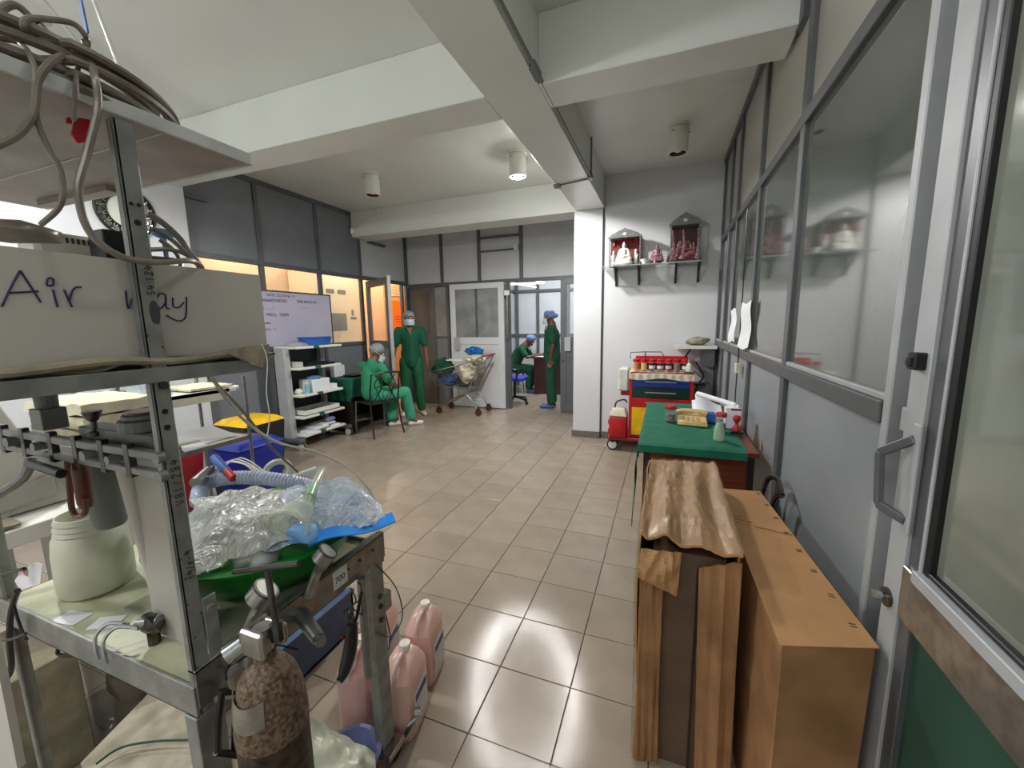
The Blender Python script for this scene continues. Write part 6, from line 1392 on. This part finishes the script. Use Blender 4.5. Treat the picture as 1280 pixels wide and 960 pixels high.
bm = nb(); box(bm, .27, .33, 2.88, 2.96, Z0, Z0+.06); one('blue_packet', bm, M['blue_mid'], 'small dark blue packet between the telephone and the papers', 'packet', bevel=.003)
bm = nb(); cyl(bm, (.225, 3.02, .935), (.43, 2.80, .905), .017, n=18); cyl(bm, (.43, 2.80, .905), (.445, 2.785, .90), .011, n=12)
one('paper_roll', bm, M['paper'], 'white paper roll lying across the papers on the side table', 'paper roll', smooth=True)
# papers taped to the glazed wall, cable, socket
def wallpaper(lab, y0, y1, z0, z1, s):
    one('taped_paper', sheet(nb(), lambda u, v: V(XR-.004-.028*u*(1-.4*v)-.006*math.sin(v*7+s), y0+(y1-y0)*u, z0+(z1-z0)*v+.01*math.sin(u*5+s)), 6, 16, .0015), M['paper'], lab, 'paper', 'papers taped to the glass', smooth=True)
wallpaper('narrow white paper strip taped to the glazed wall, farther one', 3.62, 3.74, 1.26, 1.52, 0)
wallpaper('narrow white paper strip taped to the glazed wall, nearer one', 3.02-.0, 3.02+.22, 1.245, 1.55, 2)
one('wall_cable', tube(nb(), spline([V(XR-.012, 3.36, 2.2), V(XR-.012, 3.34, 1.7), V(XR-.014, 3.33, 1.2), V(XR-.012, 3.36, .9), V(XR-.014, 3.30, .5)], 8), .004, 6), M['black'], 'thin black cable running down the glazed wall behind the paper strips', 'cable', smooth=True)
bm = nb(); box(bm, XR-.03, XR+.0, 3.30, 3.36, 1.05, 1.12); one('wall_socket', bm, M['cloth_cream'], 'cream electrical socket on the glazed wall just under the rail', 'socket', bevel=.004)
bm = nb(); box(bm, XR-.10, XR-.005, 2.45, 2.78, 1.242, 1.25); one('small_ledge_book', bm, M['panel_pale'], 'thin pale book lying on the rail of the glazed wall', 'book') if False else bm.free()
# folded metal chair leaning at the wall behind the cartons
t = thing('folded_chair', 'folded dark grey metal chair leaning against the glazed wall beside the table', 'chair', (.45, 2.1, 0))
fcA = [V(.44, 2.22, .0), V(.45, 2.18, .40), V(.47, 2.12, .66), V(.485, 2.06, .72)]
for dy, dz in ((0, 0), (-.16, -.02)):
    obj('frame_tube', tube(nb(), spline([p+V(.0, dy, dz if p.z > .1 else 0) for p in fcA], 5), .011, 8), M['dark_chrome'], t, smooth=True)
obj('frame_tube', tube(nb(), spline([V(.485, 2.06, .72), V(.487, 1.98, .735), V(.485, 1.90, .70)], 5), .011, 8), M['dark_chrome'], t, smooth=True)
obj('seat_panel', hexa(nb(), [V(.43, 1.98, .25), V(.43, 2.2, .25), V(.45, 2.2, .25), V(.45, 1.98, .25), V(.455, 1.94, .60), V(.455, 2.12, .60), V(.475, 2.12, .60), V(.475, 1.94, .60)]), M['black_matte'], t, bevel=.004)
obj('cross_bar', cyl(nb(), (.45, 2.0, .2), (.44, 2.22, .2), .008, n=8), M['dark_chrome'], t, smooth=True)
# ================================================================ CARTONS
def poly(par, nm, P, m, **k): return obj(nm, hexa(nb(), P), M[m], par, **k)
# plain long carton standing on its edge at the wall
t = thing('long_carton', 'long flat brown carton standing on edge against the glazed wall', 'carton', (.38, 1.45, 0))
zt = .70; A = [V(.275, .985, 0), V(.462, 1.045, 0), V(.43, 1.90, 0), V(.245, 1.885, 0)]
B = [V(.272, .975, zt), V(.470, 1.04, zt), V(.405, 1.90, zt+.003), V(.240, 1.885, zt+.003)]
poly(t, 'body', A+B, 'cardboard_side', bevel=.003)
T_ = [p+V(0, 0, .001) for p in B]; U_ = [p+V(0, 0, .0035) for p in B]
T_[0] += V(-.004, -.006, 0); U_[0] += V(-.004, -.006, 0); T_[1] += V(.003, -.006, 0); U_[1] += V(.003, -.006, 0)
poly(t, 'top_flap', T_+U_, 'cardboard', bevel=.0008)
bm = nb(); 
sm = None
for k in range(8):
    y = 1.09+.11*k; x = .448-.06*((y-1.04)/.86)
    for dd in (0, .010): box(bm, x-.006, x+.008, y+dd, y+dd+.003, zt+.0035+.005*(y-1.04)/.86, zt+.0045+.005*(y-1.04)/.86)
tag(obj('staple', bm, M['ink_brown'], t), kind='stuff')
for k, (s, h) in enumerate((('N.W', .026), ('MEAS. SET', .022), ('KG / M  CARTON NO. 2 OF 4', .026))):
    text('lettering', s, M['ink_brown'], t, (.262+.0*k, 1.62-.028*k, zt+.0065), (.19, -.05, 0), (.05, .19, 0), h*.62, .0002)
# crumpled wrapped carton beside it
t = thing('wrapped_carton', 'tall crumpled carton wrapped in shiny brown tape with a torn opening in its front', 'carton', (.08, 1.5, 0))
zc = .80
bx0, bx1, by0, by1 = -.045, .222, 1.20, 1.89
def side(x_at, y_at, w_dir, n, zmax):
    return 0
# inner carton, dark front panels
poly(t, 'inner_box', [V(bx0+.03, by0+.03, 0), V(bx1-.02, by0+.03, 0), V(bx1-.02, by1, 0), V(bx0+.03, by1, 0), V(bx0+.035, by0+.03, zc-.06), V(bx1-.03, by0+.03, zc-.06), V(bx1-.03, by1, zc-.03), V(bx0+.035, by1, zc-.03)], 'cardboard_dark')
obj('inner_seam', box(nb(), .115, .122, by0+.024, by0+.03, 0, zc-.1), M['wood_dark'], t)
text('lettering', '3', M['faint_ink'], t, (.075, by0+.0285, .52), (1, 0, 0), (0, 0, 1), .07, .0003); text('lettering', 'X', M['faint_ink'], t, (.02, by0+.0285, .50), (1, 0, 0), (0, 0, 1), .06, .0003)
text('lettering', 'GAUMO', M['faint_ink'], t, (.02, by0+.0285, .37), (1, 0, 0), (0, 0, 1), .03, .0003)
def crumple(nm, P, m, nu, nv, amp, seed, thick=.005, fr=6, bulge=0):
    P = [Vector(p) for p in P]
    nrm = (P[1]-P[0]).cross(P[3]-P[0]).normalized()
    def fn(u, v):
        p = (P[0]*(1-u)+P[1]*u)*(1-v)+(P[3]*(1-u)+P[2]*u)*v
        q = noise.noise(V(u*fr*1.4, v*fr*.5, seed))+.4*abs(noise.noise(V(u*fr*3, v*fr*2, seed)))
        return p + nrm*(amp*q+bulge*math.sin(u*PI)*math.sin(v*PI))
    return obj(nm, sheet(nb(), fn, nu, nv, thick), M[m], t, smooth=True, angle=25)
crumple('left_side', [(bx0, by0, 0), (bx0-.005, by1, 0), (bx0-.0, by1, zc), (bx0+.0, by0, zc-.02)], 'parcel_tape', 16, 24, -.012, 2, fr=4)
crumple('right_side', [(bx1+.01, by1, 0), (bx1+.005, by0, 0), (bx1-.01, by0-.01, zc-.01), (bx1+.0, by1, zc+.01)], 'parcel_tape', 16, 24, -.010, 3, fr=4)
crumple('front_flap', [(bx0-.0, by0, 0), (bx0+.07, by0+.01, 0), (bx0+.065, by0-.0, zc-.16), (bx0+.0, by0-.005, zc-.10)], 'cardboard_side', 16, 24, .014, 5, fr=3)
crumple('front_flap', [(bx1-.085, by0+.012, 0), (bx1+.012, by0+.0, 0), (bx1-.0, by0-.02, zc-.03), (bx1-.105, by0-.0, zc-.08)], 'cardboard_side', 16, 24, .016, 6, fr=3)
crumple('back_side', [(bx1, by1, 0), (bx0, by1, 0), (bx0, by1, zc), (bx1, by1, zc)], 'cardboard', 4, 6, .004, 8)
crumple('top_sheet', [(bx0-.002, by0-.0, zc-.0), (bx1-.0, by0-.03, zc-.01), (bx1+.0, by1, zc+.01), (bx0+.008, by1, zc+.005)], 'cardboard', 40, 60, .022, 9, .007, fr=4, bulge=.012)
crumple('top_wrap', [(bx0-.004, by0-.004, zc+.007), (bx1+.002, by0-.034, zc-.003), (bx1+.004, by1+.002, zc+.017), (bx0+.006, by1+.002, zc+.012)], 'film_wrap', 40, 60, .022, 9, .001, fr=4, bulge=.012)
crumple('torn_flap', [(bx0-.008, by0-.022, zc-.135), (bx0+.105, by0-.03, zc-.165), (bx0+.115, by0+.005, zc-.045), (bx0+.0, by0+.0, zc-.05)], 'cardboard', 20, 20, .013, 12, .005, fr=5, bulge=.02)
crumple('side_wrap', [(bx0-.012, by0-.01, 0), (bx0-.018, by1, 0), (bx0-.012, by1, zc), (bx0-.01, by0-.005, zc-.02)], 'film_wrap', 16, 24, -.012, 2, .001, fr=4)
